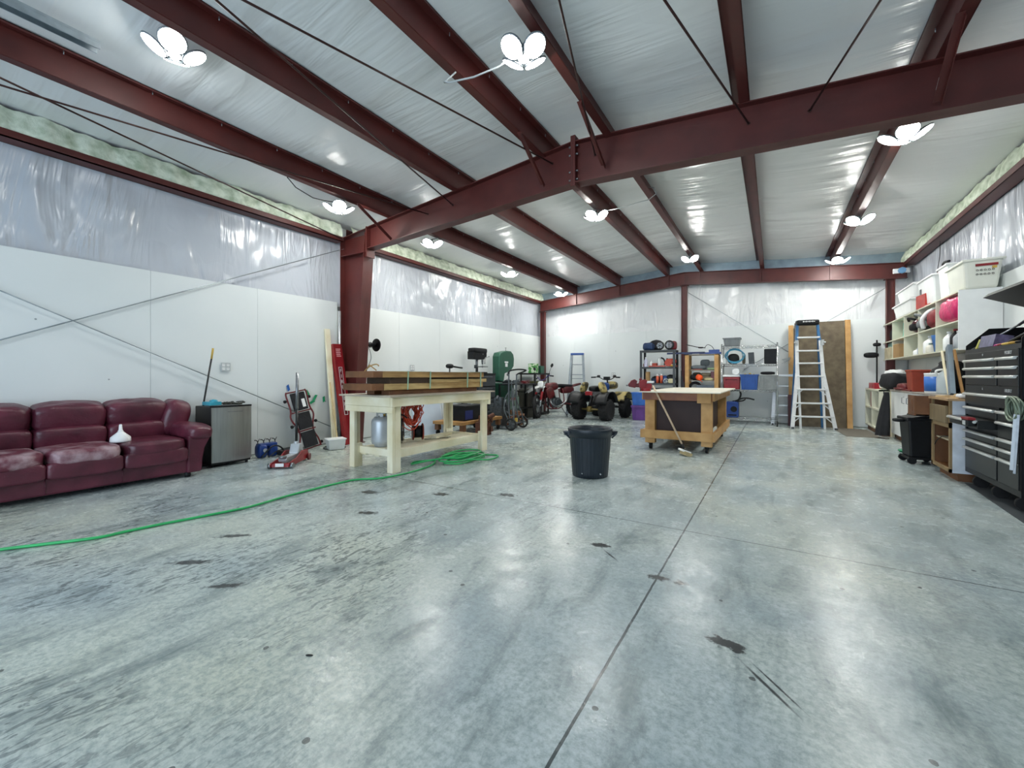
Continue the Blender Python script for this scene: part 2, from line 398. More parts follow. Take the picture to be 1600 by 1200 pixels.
# insulation left showing above the eave struts
foam = mat('fibreglass_batt', '#dfe6d4', .9, 0, .1, 9, 1.0, 22, col2='#a3b196', thr=(.3,.62))
n = 2
for x, s in ((XL,1),(XR,-1)):
    for y0, y1 in ((YF,4.6),(4.8,12.07)):
        b = MB(); rn = random.Random(n)
        def ff(u, v, y0=y0, y1=y1):
            y = y0+u*(y1-y0)
            wob = .016*math.sin(7*y)+.012*math.sin(17.3*y+1)+.008*math.sin(41*y)
            if v < .25: z, q = 3.56, .06+v*.2
            else: z = 3.56+(v-.25)/.75*(.235+wob*.8*(1 if v>.8 else 0)); q = .11+wob*math.sin(PI*v)+.03*math.sin(PI*v)-.05*v
            return (x+s*q, y, z)
        b.surf(ff, 200, 8); struct(b.build('trim_%d' % n, foam)); n += 1
# ------------------------------------------------------------------ steel frame
def ibeam(b, p0, p1, d0, d1, fw, across, tf=.012, tw=.009):
    """p0,p1: centre of the outer flange; depth measured along 'inw'"""
def rafter(name, label, x0, x1, y, z0, z1, d0, d1, fw):
    t = thing(name, label, 'steel beam', ((x0+x1)/2, y, 0))
    mx = (x0+x1)/2; a, c = x0-mx, x1-mx
    b = MB(); b.prism([(a,z0),(c,z1),(c,z1-d1),(a,z0-d0)], 'y', -.005, .005); b.build('web', red_steel, t)
    b = MB(); b.prism([(a,z0),(c,z1),(c,z1-.012),(a,z0-.012)], 'y', -fw/2, fw/2); b.build('top_flange', red_steel, t)
    b = MB(); b.prism([(a,z0-d0+.012),(c,z1-d1+.012),(c,z1-d1),(a,z0-d0)], 'y', -fw/2, fw/2); b.build('bottom_flange', red_steel, t)
    return t
r1 = rafter('roof_rafter', 'deep dark red steel rafter of the middle frame, rising from the left column', -5.74, RX, 4.7, roofz(-5.74), 3.96, .36, .5, .16)
r2 = rafter('roof_rafter', 'deep dark red steel rafter of the middle frame, leaving the picture at top right', RX, 1.72, 4.7, 3.96, roofz(1.72), .5, .4, .16)
def plate(parent, x, z0, z1, fw=.17, name='splice_plate'):
    b = MB(); b.bb(x-.014, x+.014, -fw/2, fw/2, z0, z1); o = b.build(name, red_steel, parent)
    return o
mx = (-5.74+RX)/2; plate(r1, RX-mx-.015, 3.42, 4.02); plate(r1, -5.74-mx, 3.14, 3.64)
mx2 = (RX+1.72)/2; plate(r2, RX-mx2+.015, 3.42, 4.02)
for (p, off) in ((r1, RX-mx-.03), (r2, RX-mx2+.03)):
    for z in (3.5, 3.6, 3.8, 3.9):
        b = MB(); b.cyl((off,-.06,z),(off+(-.03 if p is r1 else .03),-.06,z),.012,seg=6); b.build('bolt', steel, p)
def column(label, xo, xi0, xi1, y, z1, fw, flip=1):
    t = thing('steel_column', label, 'steel column', (xo, y, 0))
    a0, a1 = xi0-xo, xi1-xo
    b = MB(); b.prism([(0,0),(a0,0),(a1,z1),(0,z1)], 'y', -.005, .005); b.build('web', red_steel, t)
    b = MB(); b.bb(0,.012*flip,-fw/2,fw/2,0,z1); b.build('outer_flange', red_steel, t)
    b = MB(); b.prism([(a0,0),(a0-.012*flip,0),(a1-.012*flip,z1),(a1,z1)], 'y', -fw/2, fw/2); b.build('inner_flange', red_steel, t)
    b = MB(); b.bb(min(0,a0)-.02,max(0,a0)+.02,-fw/2-.03,fw/2+.03,0,.015); b.build('base_plate', red_steel, t)
    return t
c = column('tapered dark red steel column standing behind the left end of the workbench', XL+.05, -6.05, -5.75, 4.7, 3.54, .2)
b = MB(); b.prism([(0,3.25),(.66,3.24),(.66,3.22),(0,3.23)], 'y', -.09, .09); b.build('haunch_stiffener', red_steel, c)
b = MB(); b.prism([(0,3.54),(.66,3.6),(.66,3.612),(0,3.552)], 'y', -.09, .09); b.build('cap_plate', red_steel, c)
column('tapered dark red steel column of the middle frame on the right wall', XR-.05, 2.05, 1.75, 4.7, 3.54, .2, -1)
# back frame
def brafter(label, x0, x1):
    t = rafter('end_rafter', label, x0, x1, 11.98, roofz(x0)-.01, roofz(x1)-.01, .33, .33, .14)
    for px in PX:
        if x0 < px < x1: plate(t, px-(x0+x1)/2, roofz(px)-.33, roofz(px)-.01, .1, 'web_stiffener')
brafter('slim dark red rafter of the back wall frame, left slope', XL+.05, RX)
brafter('slim dark red rafter of the back wall frame, right slope', RX, XR-.05)
for x, lb, zt in ((-6.3,'narrow dark red column in the far left corner',3.22),(RX,'narrow dark red column under the ridge between the dark shelf and the wooden shelf',3.58),(2.13,'narrow dark red column near the far right corner, behind the wall cubbies',3.25)):
    t = thing('end_column', lb, 'steel column', (x, 11.98, 0))
    for q in (-.065,.065):
        b = MB(); b.bb(q-.006,q+.006,-.06,.06,0,zt); b.build('flange', red_steel, t)
    b = MB(); b.bb(-.06,.06,-.005,.005,0,zt); b.build('web', red_steel, t)
    b = MB(); b.bb(-.1,.1,-.09,.09,zt-.012,zt); b.build('cap_plate', red_steel, t)
# Z purlins
PL = ['far left roof purlin, nearest the left eave, with three lamps along it', 'second dark red roof purlin from the left', 'dark red roof purlin just left of the ridge', 'dark red roof purlin just right of the ridge', 'dark red roof purlin crossing over the mobile table', 'dark red roof purlin nearest the right wall, three lamps under it']
for px, lb in zip(PX, PL):
    s = -1 if px < RX else 1
    t = thing('roof_purlin', lb, 'steel purlin', (px, 0, roofz(px)), 0)
    b = MB(); b.bb(-.006,.006,YF+.02,12.06,.004,.238); b.build('web', red_steel, t)
    b = MB(); b.bb(0,s*.085,YF+.02,12.06,.0,.008); b.bb(s*.08,s*.086,YF+.02,12.06,0,.022); b.build('bottom_flange', red_steel, t)
    b = MB(); b.bb(-s*.085,0,YF+.02,12.06,.232,.238); b.bb(-s*.085,-s*.08,YF+.02,12.06,.215,.238); b.build('top_flange', red_steel, t)
    b = MB()
    for k in range(24): b.cyl((-s*.012+(.03 if px<RX else 0),-2+k*.6,.2),(-s*.012+(.03 if px<RX else 0),-2+k*.6,.24),.0035,seg=5)
    o = b.build('fastener_tips', galv, t); o['kind'] = 'stuff'
for x, s, y0, y1, lb in ((XL,1,YF,4.6,'dark red eave strut along the left wall, near bay'),(XL,1,4.8,11.9,'dark red eave strut along the left wall, beyond the big column'),(XR,-1,YF,4.6,'dark red eave strut along the right wall, near bay'),(XR,-1,4.8,11.9,'dark red eave strut along the right wall, above the cubbies')):
    b = MB(); b.bb(x-s*.06,x+s*.12,y0,y1,3.48,3.492); b.bb(x+s*.108,x+s*.12,y0,y1,3.48,3.56); b.bb(x-s*.06,x-s*.05,y0,y1,3.48,3.78)
    tag(b.build('eave_strut', red_steel), lb, 'steel beam')
# knee braces between purlins and the middle rafter
tagm = mat('white_tag','#e8eaec',.6)
for px, dy, zr, lb in ((-5.15,.68,3.34,'short angle brace under the far left purlin beside the big column'),(-2.43,.62,3.53,'short angle brace left of the ridge splice, running up to its purlin'),(-1.65,.75,3.56,'short angle brace right of the ridge splice with a white tag'),(1.10,.55,3.33,'short angle brace at the right end of the middle rafter with a white tag')):
    t = thing('knee_brace', lb, 'steel brace', (px, 4.66, 0))
    p0, p1 = V(0,-.05,zr), V(0,-dy,roofz(px,-.005))
    b = MB(); b.beam(p0,p1,.05,.005); b.build('angle_leg', red_steel, t)
    b = MB(); b.beam(p0+V(.023,0,-.025),p1+V(.023,0,-.025),.005,.05); b.build('angle_flange', red_steel, t)
    q = p0.lerp(p1,.22)+V(-.004,-.004,.008) if px>-2 else p0.lerp(p1,.82)+V(0,-.01,.008)
    b = MB(); b.beam(q-(p1-p0).normalized()*.045,q+(p1-p0).normalized()*.045,.042,.004); o = b.build('paper_tag', tagm, t); o['label'] = 'white paper tag'
# tension rods in the roof plane and on the walls
rodm = mat('dark_rod','#3a1f1b',.4,.3,.1,8)
def rod(pts, label, m=rodm, r=.009, name='brace_rod'):
    b = MB(); b.tube([Vector(p) for p in pts], r, 6); b.cyl(pts[-1], Vector(pts[-1])+(Vector(pts[-1])-Vector(pts[-2])).normalized()*.05, r*2, seg=6)
    return tag(b.build(name, m), label, 'brace rod')
def ext(p, q, f):
    p, q = Vector(p), Vector(q); return tuple(q+(p-q)*f)
rod([ext((-5.23,.67,3.53),(-6.16,4.47,3.46),1.9),(-6.16,4.47,3.46)], 'thin roof tension rod ending at the head of the left column')
rod([ext((-5.36,.69,3.53),(-4.43,4.69,3.6),1.8),(-4.43,4.69,3.6)], 'thin roof tension rod crossing under the far left purlin')
rod([ext((-3.29,1.74,3.69),(-3.94,4.69,3.63),1.8),(-3.94,4.69,3.63)], 'thin roof tension rod crossing the second purlin')
rod([ext((-2.96,1.99,3.74),(-2.34,4.69,3.8),1.8),(-2.34,4.69,3.8)], 'thin roof tension rod running up to the ridge splice from the left')
rod([ext((-1.35,3.02,3.72),(-1.78,4.69,3.75),1.8),(-1.78,4.69,3.75)], 'thin roof tension rod beside the brace right of the ridge')
rod([ext((-.5,3.45,3.66),(-.21,4.69,3.62),1.8),(-.21,4.69,3.62)], 'thin roof tension rod left of the middle purlin on the right slope')
rod([ext((.48,3.95,3.58),(.28,4.69,3.58),5),(.28,4.69,3.58)], 'thin roof tension rod over the tool chest side of the roof')
rod([(XL+.05,-1.4,3.03),(XL+.05,4.62,.2)], 'grey tension rod slanting down the left wall behind the fridge', galv, .007)
rod([(XL+.05,-1.4,.42),(XL+.05,4.62,3.36)], 'grey tension rod slanting up the left wall to the big column', galv, .007)
rod([(RX+.08,12.07,3.4),(.9,12.165,1.3)], 'grey tension rod slanting down the back wall behind the wire rack', galv, .007)
rod([(2.1,12.1,3.1),(-.6,12.17,1.35)], 'grey tension rod slanting down the back wall from the right corner column', galv, .007)
b = MB(); b.box((-4.62,-.4,roofz(-4.62,.1)),(.09,3.0,.02)); b.box((-4.66,-.4,roofz(-4.62,.075)),(.008,3.0,.06)); b.box((-4.58,-.4,roofz(-4.62,.075)),(.008,3.0,.06))
tag(b.build('door_track', galv), 'galvanised overhead track at the top left corner, above the far left purlin', 'track')
# ------------------------------------------------------------------ lamps
lampm = mat('lamp_led', '#ffffff', .5, 0, 0, 5, emit=LAMP)
lhous = mat('lamp_housing', '#8f979c', .4, .5, .08, 8)
def make_lamp(label):
    t = thing('garage_lamp', label, 'ceiling lamp', (0,0,0), 0, 'folding LED garage lamps under the roof')
    b = MB(); b.cyl((0,0,.0),(0,0,.07),.045,seg=16); b.cyl((0,0,.07),(0,0,.12),.02,seg=10); b.build('lamp_base', lhous, t)
    b = MB(); b.lathe([(.001,-.012),(.035,-.01),(.045,0)], seg=16); b.build('center_lens', lampm, t)
    for k in range(4):
        a = PI/4+k*PI/2; c, s = math.cos(a), math.sin(a)
        tilt = Euler((0, -.55, a)).to_matrix()
        b = MB(); b.lathe([(.095,0),(.1,.012),(.06,.03),(.001,.034)], (c*.135,s*.135,.03), 20, tilt); h = b.build('lamp_panel', lhous, t)
        b = MB(); b.lathe([(.001,-.012),(.05,-.01),(.088,.0),(.09,.002)], (c*.135,s*.135,.028), 20, tilt); b.build('lens', lampm, h)
    return t
LP = [(-4.2,1.46,3.80,'cluster of four lit round lamp panels at the top left under the roof lining'),
      (-1.76,3.0,3.78,'bright lamp at the top centre edge of the picture'),
      (-5.36,3.83,3.55,'bright lamp on the far left purlin in front of the middle frame'),
      (-5.36,5.78,3.55,'bright lamp on the far left purlin just beyond the big column'),
      (-5.38,8.5,3.55,'bright lamp halfway along the far left purlin'),
      (-5.38,11.35,3.55,'bright lamp at the back end of the far left purlin'),
      (-2.50,6.62,3.76,'bright lamp beneath the purlin left of the ridge, just past the middle rafter'),
      (-1.60,10.15,3.75,'bright lamp near the back wall right of the ridge'),
      (1.14,5.78,3.58,'brightest large lamp on the right purlin just past the middle rafter'),
      (1.14,8.5,3.56,'middle of the three lamps under the right purlin'),
      (1.15,11.2,3.56,'farthest of the three lamps under the right purlin, above the back rafter')]
LD_ = {0: .42, 1: .5, 2: .8}
L0 = None
for i, (x, y, z, lb) in enumerate(LP):
    if L0 is None: L0 = make_lamp(lb); L0.location = (x,y,z); L0.rotation_euler = (0,0,.35)
    else: dup(L0, (x,y,z), random.uniform(0,1.5), lb)
for i, (x, y, z, lb) in enumerate(LP):
    root = [o for o in COL.objects if o.get('label') == lb][0]
    q = Matrix.Rotation(-root.rotation_euler.z, 3, 'Z'); px = min(PX, key=lambda p: abs(p-x)); side = -1 if px < RX else 1
    tgt = V(0,0,ceil_z(x,y)-z-.004) if i == 0 else V(px+side*.06-x, 0, roofz(px)-z-.004)
    b = MB(); b.beam(q @ V(0,0,.10), q @ V(0,0,tgt.z), .03, .006, (1,0,0))
    if i: b.beam(q @ V(0,0,tgt.z), q @ tgt, .03, .006)
    b.build('bracket', lhous, root)
for i, f in LD_.items():
    root = [o for o in COL.objects if o.get('label') == LP[i][3]][0]
    dm = mat('lamp_led_%d' % i, '#ffffff', .5, 0, 0, 5, emit=LAMP*f)
    for o in list(COL.objects):
        if o.type == 'MESH' and o.name.split('.')[0] in ('lens','center_lens') and (o.parent is root or (o.parent and o.parent.parent is root)):
            o.data = o.data.copy(); o.data.materials.clear(); o.data.materials.append(dm)
b = MB(); b.tube([(-2.40,2.9,3.86),(-2.5,2.86,3.78),(-2.42,2.84,3.74),(-2.2,2.9,3.74),(-1.98,2.97,3.79),(-1.82,3.0,3.86)], .008, 6)
tag(b.build('lamp_cable', lgrey), 'light grey cable looping from the top centre lamp over a purlin', 'cable')
b = MB(); b.tube([(-2.43,6.62,3.86),(-2.1,6.6,3.84),(-1.75,6.55,3.85),(-1.62,6.52,3.84),(-1.5,6.5,3.9),(-1.53,6.5,4.0),(-1.62,6.5,4.02)], .007, 6)
tag(b.build('lamp_cable', lgrey), 'grey cable strung from the lamp past the middle rafter to the ridge purlin', 'cable')
b = MB(); b.tube([(-5.3,3.75,3.64),(-5.36,3.6,3.62),(-5.32,3.4,3.58),(-5.3,3.15,3.62),(-5.24,3.0,3.68)], .006, 6)
tag(b.build('lamp_cable', blk), 'black cable sagging from the lamp in front of the middle frame', 'cable')
# world daylight through the open door
w = bpy.data.worlds.new('World'); SC.world = w; w.use_nodes = True
bg = w.node_tree.nodes['Background']; bg.inputs['Color'].default_value = (.70,.84,1,1); bg.inputs['Strength'].default_value = SKY
pl = bpy.data.lights.new('door_portal','AREA'); pl.shape = 'RECTANGLE'; pl.size = 6.3; pl.size_y = 3.2; pl.cycles.is_portal = True
po = bpy.data.objects.new('door_portal', pl); COL.objects.link(po); po.location = (-2.25, YF-.1, 1.6); po.rotation_euler = (PI/2,0,0)
# camera
cd = bpy.data.cameras.new('Camera'); cam = bpy.data.objects.new('Camera', cd); COL.objects.link(cam)
cam.location = (0,0,1.15); cam.rotation_euler = (PI/2,0,math.radians(31.99)); cd.sensor_width = 36; cd.lens = 14.73; cd.shift_y = -.0075; cd.clip_start = .05
SC.camera = cam
SC.view_settings.view_transform = 'Standard'; SC.view_settings.look = 'None'; SC.view_settings.gamma = 1; SC.view_settings.use_curve_mapping = False
SC.view_settings.exposure = EXPO
try: SC.cycles.max_bounces = 8; SC.cycles.diffuse_bounces = 5; SC.cycles.glossy_bounces = 3; SC.cycles.transparent_max_bounces = 6; SC.cycles.sample_clamp_indirect = 6
except Exception: pass
# ------------------------------------------------------------------ left wall
def cat_rom(pts, n=8, closed=False):
    P = [Vector(p) for p in pts]; out = []; m = len(P)
    rng = range(m) if closed else range(m-1)
    for i in rng:
        p0 = P[(i-1)%m] if closed or i>0 else P[i]; p1 = P[i]; p2 = P[(i+1)%m]; p3 = P[(i+2)%m] if closed or i+2<m else P[(i+1)%m]
        for k in range(n):
            t = k/n
            out.append(.5*((2*p1)+(p2-p0)*t+(2*p0-5*p1+4*p2-p3)*t*t+(3*p1-p0-3*p2+p3)*t**3))
    if not closed: out.append(P[-1])
    return out
# sofa
S = thing('leather_sofa', 'worn burgundy leather three-seat sofa against the left wall', 'sofa', (-6.0,1.26,0))
hb = lambda: MB()
b = MB(); b.bb(-.30,.33,-.86,.86,.05,.22); b.build('frame', leather, S, bev=.02)
SY = [(-.80,-.27),(-.27,.27),(.27,.82)]
for i, (y0, y1) in enumerate(SY):
    ym, w = (y0+y1)/2, y1-y0
    b = MB(); b.blob((.33,ym,.275),(.16,w*1.0,.17),.35,seg=40,rings=20,noise=.012,seed=i+5); b.build('front_cushion', leather, S)
    b = MB(); b.blob((.06,ym,.385),(.72,w*1.01,.16),.42,seg=48,rings=24,noise=.018,seed=i); b.build('seat_cushion', leather if i==2 else leather_w, S)
    b = MB(); b.blob((-.22,ym,.53),(.26,w*1.02,.24),.45,(0,.12,0),seg=40,rings=20,noise=.02,seed=i+11); b.build('lumbar_cushion', leather, S)
    b = MB(); b.blob((-.26,ym,.735),(.30,w*1.02,.30),.5,(0,.2,0),seg=48,rings=24,noise=.03,seed=i+21); b.build('back_cushion', leather, S)
b = MB(); b.bb(-.40,-.30,-.98,.98,.08,.76); b.blob((-.34,0,.76),(.14,1.9,.12),.4,seg=32); b.build('back_frame', leather, S, bev=.03)
for s in (1,-1):
    b = MB()
    b.blob((-.22,s*.88,.64),(.32,.28,.46),.62,(s*-.25,.1,0),seg=32,rings=18,noise=.02,seed=3+s); b.build('wing', leather, S)
    b = MB(); b.blob((.05,s*.955,.505),(.72,.30,.19),.6,(s*-.1,.03,0),seg=48,rings=22,noise=.02,seed=9+s); b.build('arm_pad', leather, S)
    b = MB()
    prof = [(s*.82,.05),(s*.965,.05),(s*.975,.2),(s*.995,.32),(s*1.045,.42),(s*1.07,.49),(s*1.02,.55),(s*.9,.54),(s*.83,.46)]
    b.prism(prof, 'x', -.36, .36); b.build('arm', leather, S, bev=.018)
    for x in (-.3,.31):
        b = MB(); b.cyl((x,s*.84,0),(x,s*.84,.06),.026,.032,seg=12); b.build('foot', blk, S)
# seams of the front skirt
b = MB()
for y in (-.27,.27): b.tube([(.333,y,.06),(.336,y,.14),(.333,y,.2)],.004,6)
b.build('skirt_seam', leather, S)
b = MB(); b.lathe([(.07,0),(.085,.004),(.085,.02),(.082,.05),(.03,.1),(.017,.115),(.012,.18),(.008,.185)],seg=28)
b.lathe([(.022,.105),(.022,.12)],seg=20)
fu = b.build('funnel', white_pl, loc=(-5.86,1.565,.458), rot=(0,.02,0)); tag(fu, 'white plastic funnel standing upside down on the sofa seat', 'funnel')
# fridge
F_ = thing('mini_fridge', 'small black fridge with brushed steel door at the end of the sofa', 'fridge', (-6.14,2.685,0))
b = MB(); b.bb(-.27,.17,-.235,.235,.03,.765); b.build('cabinet', blk_met, F_, bev=.008)
b = MB(); b.surf(lambda u,v: (.185+.022*math.sin(PI*u), -.235+.47*u, .06+.70*v), 16, 2)
b.bb(.172,.187,-.235,.235,.06,.76); d = b.build('door', stainless, F_)
b = MB(); b.surf(lambda u,v: (.186+.024*math.sin(PI*u)+.0*v, -.238+.476*u, .755+.018*v), 16, 1); b.bb(.15,.188,-.238,.238,.755,.775); b.build('door_cap', blk, F_)
b = MB(); b.bb(.203,.209,-.06,.12,.69,.698); o = b.build('door_badge', steel, d)
for x in (-.2,.13):
    for y in (-.2,.2):
        b = MB(); b.cyl((x,y,0),(x,y,.03),.018,seg=10); b.build('foot', blk, F_)
b = MB(); b.bb(-.09,.09,-.07,.07,0,.045); b.blob((-.02,.03,.052),(.1,.08,.04),1,noise=.1)
tag(b.build('tissue_box', cyan, loc=(-6.2,2.555,.775), rz=.1, bev=.004), 'turquoise box on the left side of the fridge top', 'box')
b = MB(); rn = random.Random(4)
for k in range(9):
    p = V(rn.uniform(-.14,.14), rn.uniform(-.11,.12), .008)
    b.tube(cat_rom([p+V(rn.uniform(-.06,.06), rn.uniform(-.06,.06), rn.uniform(0,.03)) for _ in range(4)],5), .006, 5)
b.box((.02,.03,.012),(.1,.07,.022),(0,0,.4)); b.box((-.05,-.06,.01),(.06,.09,.02),(0,0,-.3))
tag(b.build('cable_tangle', mat('dark_olive_rubber','#35352a',.5), loc=(-6.1,2.77,.777)), 'tangle of dark leads and small chargers on the fridge top', 'cables')
b = MB(); b.tube([(0,0,0),(.045,.19,1.36)],.011,10); o = thing('mop_pole', 'black pole with a yellow tip leaning between sofa and fridge', 'pole', (-6.33,2.395,.02)); 
b.build('pole', blk_met, o); b = MB(); b.tube([(.045,.19,1.36),(.049,.207,1.5)],.0125,10); b.build('grip', mat('pole_tip','#c9a748',.5), o)
b = MB(); b.box((0,0,.0),(.1,.14,.03)); b.build('pole_foot', blk, o)
# outlet
O_ = thing('power_outlet', 'white double socket plate on the wall above the fridge', 'socket', (XL+.017,2.82,1.28))
b = MB(); b.box((0,0,0),(.007,.115,.118)); b.build('cover_plate', lgrey, O_, bev=.002)
for y in (-.027,.027):
    b = MB()
    for z in (-.026,.026): b.box((.004,y,z),(.004,.034,.034))
    q = b.build('socket', white_pl, O_)
    b = MB()
    for z in (-.026,.026):
        for a in (-.006,.006): b.box((.0065,y+a,z+.003),(.001,.003,.012))
    b.build('slots', dgrey, q)
# tape scraps
for i, (y, z, a, h, mm, lb) in enumerate([(3.70,.97,.35,.10,bluep,'scrap of blue tape on the wall above the creeper'),(4.02,.88,.6,.10,greenp,'uppermost left scrap of green tape on the wall'),(4.15,.80,-.45,.11,greenp,'green tape scrap right of the creeper, steeply slanted'),(4.10,.73,-1.0,.10,greenp,'green tape scrap lowest of the four'),(4.31,.765,.15,.10,greenp,'green tape scrap farthest right, nearest the timber')]):
    mm2 = mat('painters_tape_blue','#1f5fae',.6) if mm is bluep else mat('painters_tape_green','#1f9d68',.6)
    b = MB(); b.prism([(-.022,-h/2),(.018,-h/2+.01),(.024,h/2),(-.016,h/2-.012)],'x',0,.003)
    tag(b.build('tape_scrap', mm2, loc=(XL+.0145,y,z), rot=(a,0,0)), lb, 'tape')
# mechanics creeper leaning on the wall
C_ = thing('mechanics_creeper', 'red framed creeper with three black pads leaning upright on the left wall', 'creeper', (-6.17,3.92,.02), rot=(.17,-.19,0))
def cz(z): return z
rail_l = [(0,-.17,.0),(0,-.16,.12),(0,-.12,.24),(0,-.13,.36),(0,-.19,.52),(0,-.16,.66),(0,-.17,.88),(0,-.15,.93)]
b = MB()
for s in (1,-1): b.tube(cat_rom([(p[0]+.0,-s*p[1],p[2]) for p in rail_l],5),.013,8)
for z in (0.01,.30,.60,.92): b.tube([(0,-.16,z),(0,.16,z)],.011,8)
b.build('frame', dred, C_)
for z0, z1 in ((.03,.28),(.32,.58),(.62,.9)):
    b = MB(); b.bb(.005,.035,-.115,.115,z0,z1); q = b.build('pad', cloth, C_, bev=.008)
    if z1 > .8: b = MB(); b.bb(.036,.038,.03,.085,.66,.79); b.build('warning_label', white_pl, q)
for s in (1,-1):
    for z in (.05,.4,.8):
        b = MB(); b.cyl((-.01,s*.19,z),(-.01,s*.215,z),.024,seg=14); b.cyl((-.01,s*.165,z),(-.01,s*.19,z),.009,seg=8); b.build('caster', blk, C_)
# trolley jack
J = thing('floor_jack', 'red trolley jack with tall silver and black handle in front of the creeper', 'jack', (-5.38,3.12,0), rz=math.radians(128))
b = MB()
for s in (1,-1):
    b.prism([(-.30,.02),(.30,.02),(.33,.05),(.30,.14),(.1,.16),(-.05,.10),(-.30,.075),(-.32,.05)],'y',s*.10,s*.115)
b.bb(-.30,-.22,-.12,.12,.02,.06); b.bb(.2,.31,-.11,.11,.04,.06); b.build('side_frame', redp, J, bev=.004)
b = MB(); b.prism([(-.24,.10),(-.2,.13),(.1,.12),(.28,.1),(.28,.06),(-.22,.07)],'y',-.05,.05); b.build('lift_arm', silver, J, bev=.006)
b = MB(); b.cyl((-.22,0,.12),(-.22,0,.145),.045,seg=20); b.build('saddle', steel, J)
for s in (1,-1):
    b = MB(); b.cyl((-.27,s*.115,.035),(-.27,s*.15,.035),.034,seg=18); b.build('front_wheel', steel, J)
    b = MB(); b.cyl((.29,s*.12,.045),(.29,s*.145,.045),.045,seg=18); b.build('rear_wheel', dred, J)
b = MB(); b.prism([(.10,.12),(.16,.24),(.24,.24),(.30,.12)],'y',-.06,.06); b.cyl((.2,0,.2),(.2,0,.27),.03,seg=14); b.build('handle_socket', silver, J, bev=.01)
b = MB(); b.tube([(.2,0,.25),(.215,0,.70)],.017,12); b.build('handle_lower', blk_met, J)
b = MB(); b.tube([(.215,0,.70),(.235,0,1.2)],.02,14); b.build('handle_upper', steel, J)
b = MB(); b.bb(-.318,-.312,-.05,.05,.03,.07); b.build('sticker', white_pl, J)
# blue welding clamp case and compressor fittings beside the fridge
T = thing('jack_stand_set', 'small blue hand tool with black hoses on the floor beside the fridge', 'tool', (-6.14,3.22,0))
b = MB(); b.blob((0,-.08,.10),(.16,.13,.2),.6); b.blob((.0,.07,.09),(.15,.13,.18),.6); b.bb(-.06,.06,-.12,.12,.16,.2); b.build('body', bluem, T, bev=.008)
b = MB()
for k in range(4):
    y = -.12+.08*k; b.tube(cat_rom([(0,y,.19),(0,y-.01,.24),(.02,y-.05,.26),(.03,y-.06,.255)],4),.006,6); b.tube([(0,y,.23),(-.02,y+.03,.265)],.005,6)
b.build('lever', blk_met, T)
b = MB(); b.tube(cat_rom([(.09,-.12,.02),(.14,0,.16),(.13,.12,.14),(.12,.22,.02)],6),.011,8); b.tube(cat_rom([(.14,-.05,.015),(.2,.05,.10),(.16,.18,.05),(.1,.25,.015)],6),.009,8); b.build('guard_hoop', blk_met, T)
b = MB(); b.cyl((.09,-.07,.11),(.1,-.07,.11),.028,seg=16); b.build('gauge', silver, T)
b = MB(); b.blob((0,0,.045),(.24,.34,.1),.6,noise=.08,seed=2)
tag(b.build('tarpaulin_bundle', cloth, loc=(-6.05,3.5,0), rz=.3), 'black cloth bundle lying on the floor behind the trolley jack', 'cloth')
b = MB(); b.torus((0,0,.012),.11,.008,(0.05,0,1),28,6); b.torus((.01,.02,.026),.1,.008,(0,.1,1),28,6); b.tube(cat_rom([(.1,0,.01),(.14,.1,.01),(.1,.2,.01)],5),.008,6)
tag(b.build('rubber_hose', blk, loc=(-5.98,4.13,0)), 'short black hose coiled on the floor beside the clear tub', 'hose')
# clear tub
T = thing('storage_tub', 'small clear plastic tub with murky contents on the floor by the column', 'tub', (-5.86,4.13,0), rz=-.35)
b = MB(); b.box((0,0,.085),(.22,.26,.16),taper=.86); b.build('tub_body', clearpl, T, bev=.01)
b = MB(); b.bb(-.118,.118,-.138,.138,.16,.175); b.build('rim', white_pl, T, bev=.003)
# leaning things at the column
def lean(name, label, cat, p0, p1, w, h, m, up=(1,0,0), bev=.003):
    b = MB(); p0 = Vector(p0); p1 = Vector(p1); b.beam((0,0,0), p1-p0, w, h, up)
    return tag(b.build(name, m, loc=tuple(p0), bev=bev), label, cat)
lean('timber_stud', 'long pale timber stud leaning on the left wall beside the red carton', 'timber', (-6.20,4.36,.0), (-6.42,4.36,1.95), .09, .038, pine)
lean('wood_strip', 'thin light wood strip leaning in front of the timber stud', 'timber', (-6.13,4.37,.0), (-6.30,4.33,1.05), .022, .018, mat('fresh_strip','#dcc592',.6))
RC = thing('tall_carton', 'tall narrow red carton with white lettering leaning beside the column', 'carton', (-6.1,4.55,.0), rot=(.035,-.155,0))
b = MB(); b.bb(-.04,.04,-.085,.085,0,1.72); b.build('carton', redp, RC, bev=.004)
b = MB(); b.bb(.0405,.0415,-.035,.035,.5,1.32); fr = b.build('label_border', white_pl, RC)
b = MB(); b.bb(.0416,.0422,-.027,.027,.508,1.312); fi = b.build('label_field', dred, RC)
for i, ch in enumerate('FIRE BL'):
    if ch != ' ': text('letter', ch, .085, white_pl, RC, (.0427,0,1.255-.095*i), (PI/2,0,PI/2), .0003, .85)
b = MB()
for k in range(5): b.bb(.0405,.0415,-.045,.045-.01*(k%2),1.5+.03*k,1.515+.03*k)
b.build('printing', mat('faded_pink_print','#d89a9c',.6), RC)
b = MB(); b.tube([(0,0,0),(-.03,.02,2.28)],.022,12)
tag(b.build('metal_pipe', alu, loc=(-6.36,4.56,.0)), 'long silver pipe leaning in the gap beside the big column', 'pipe')
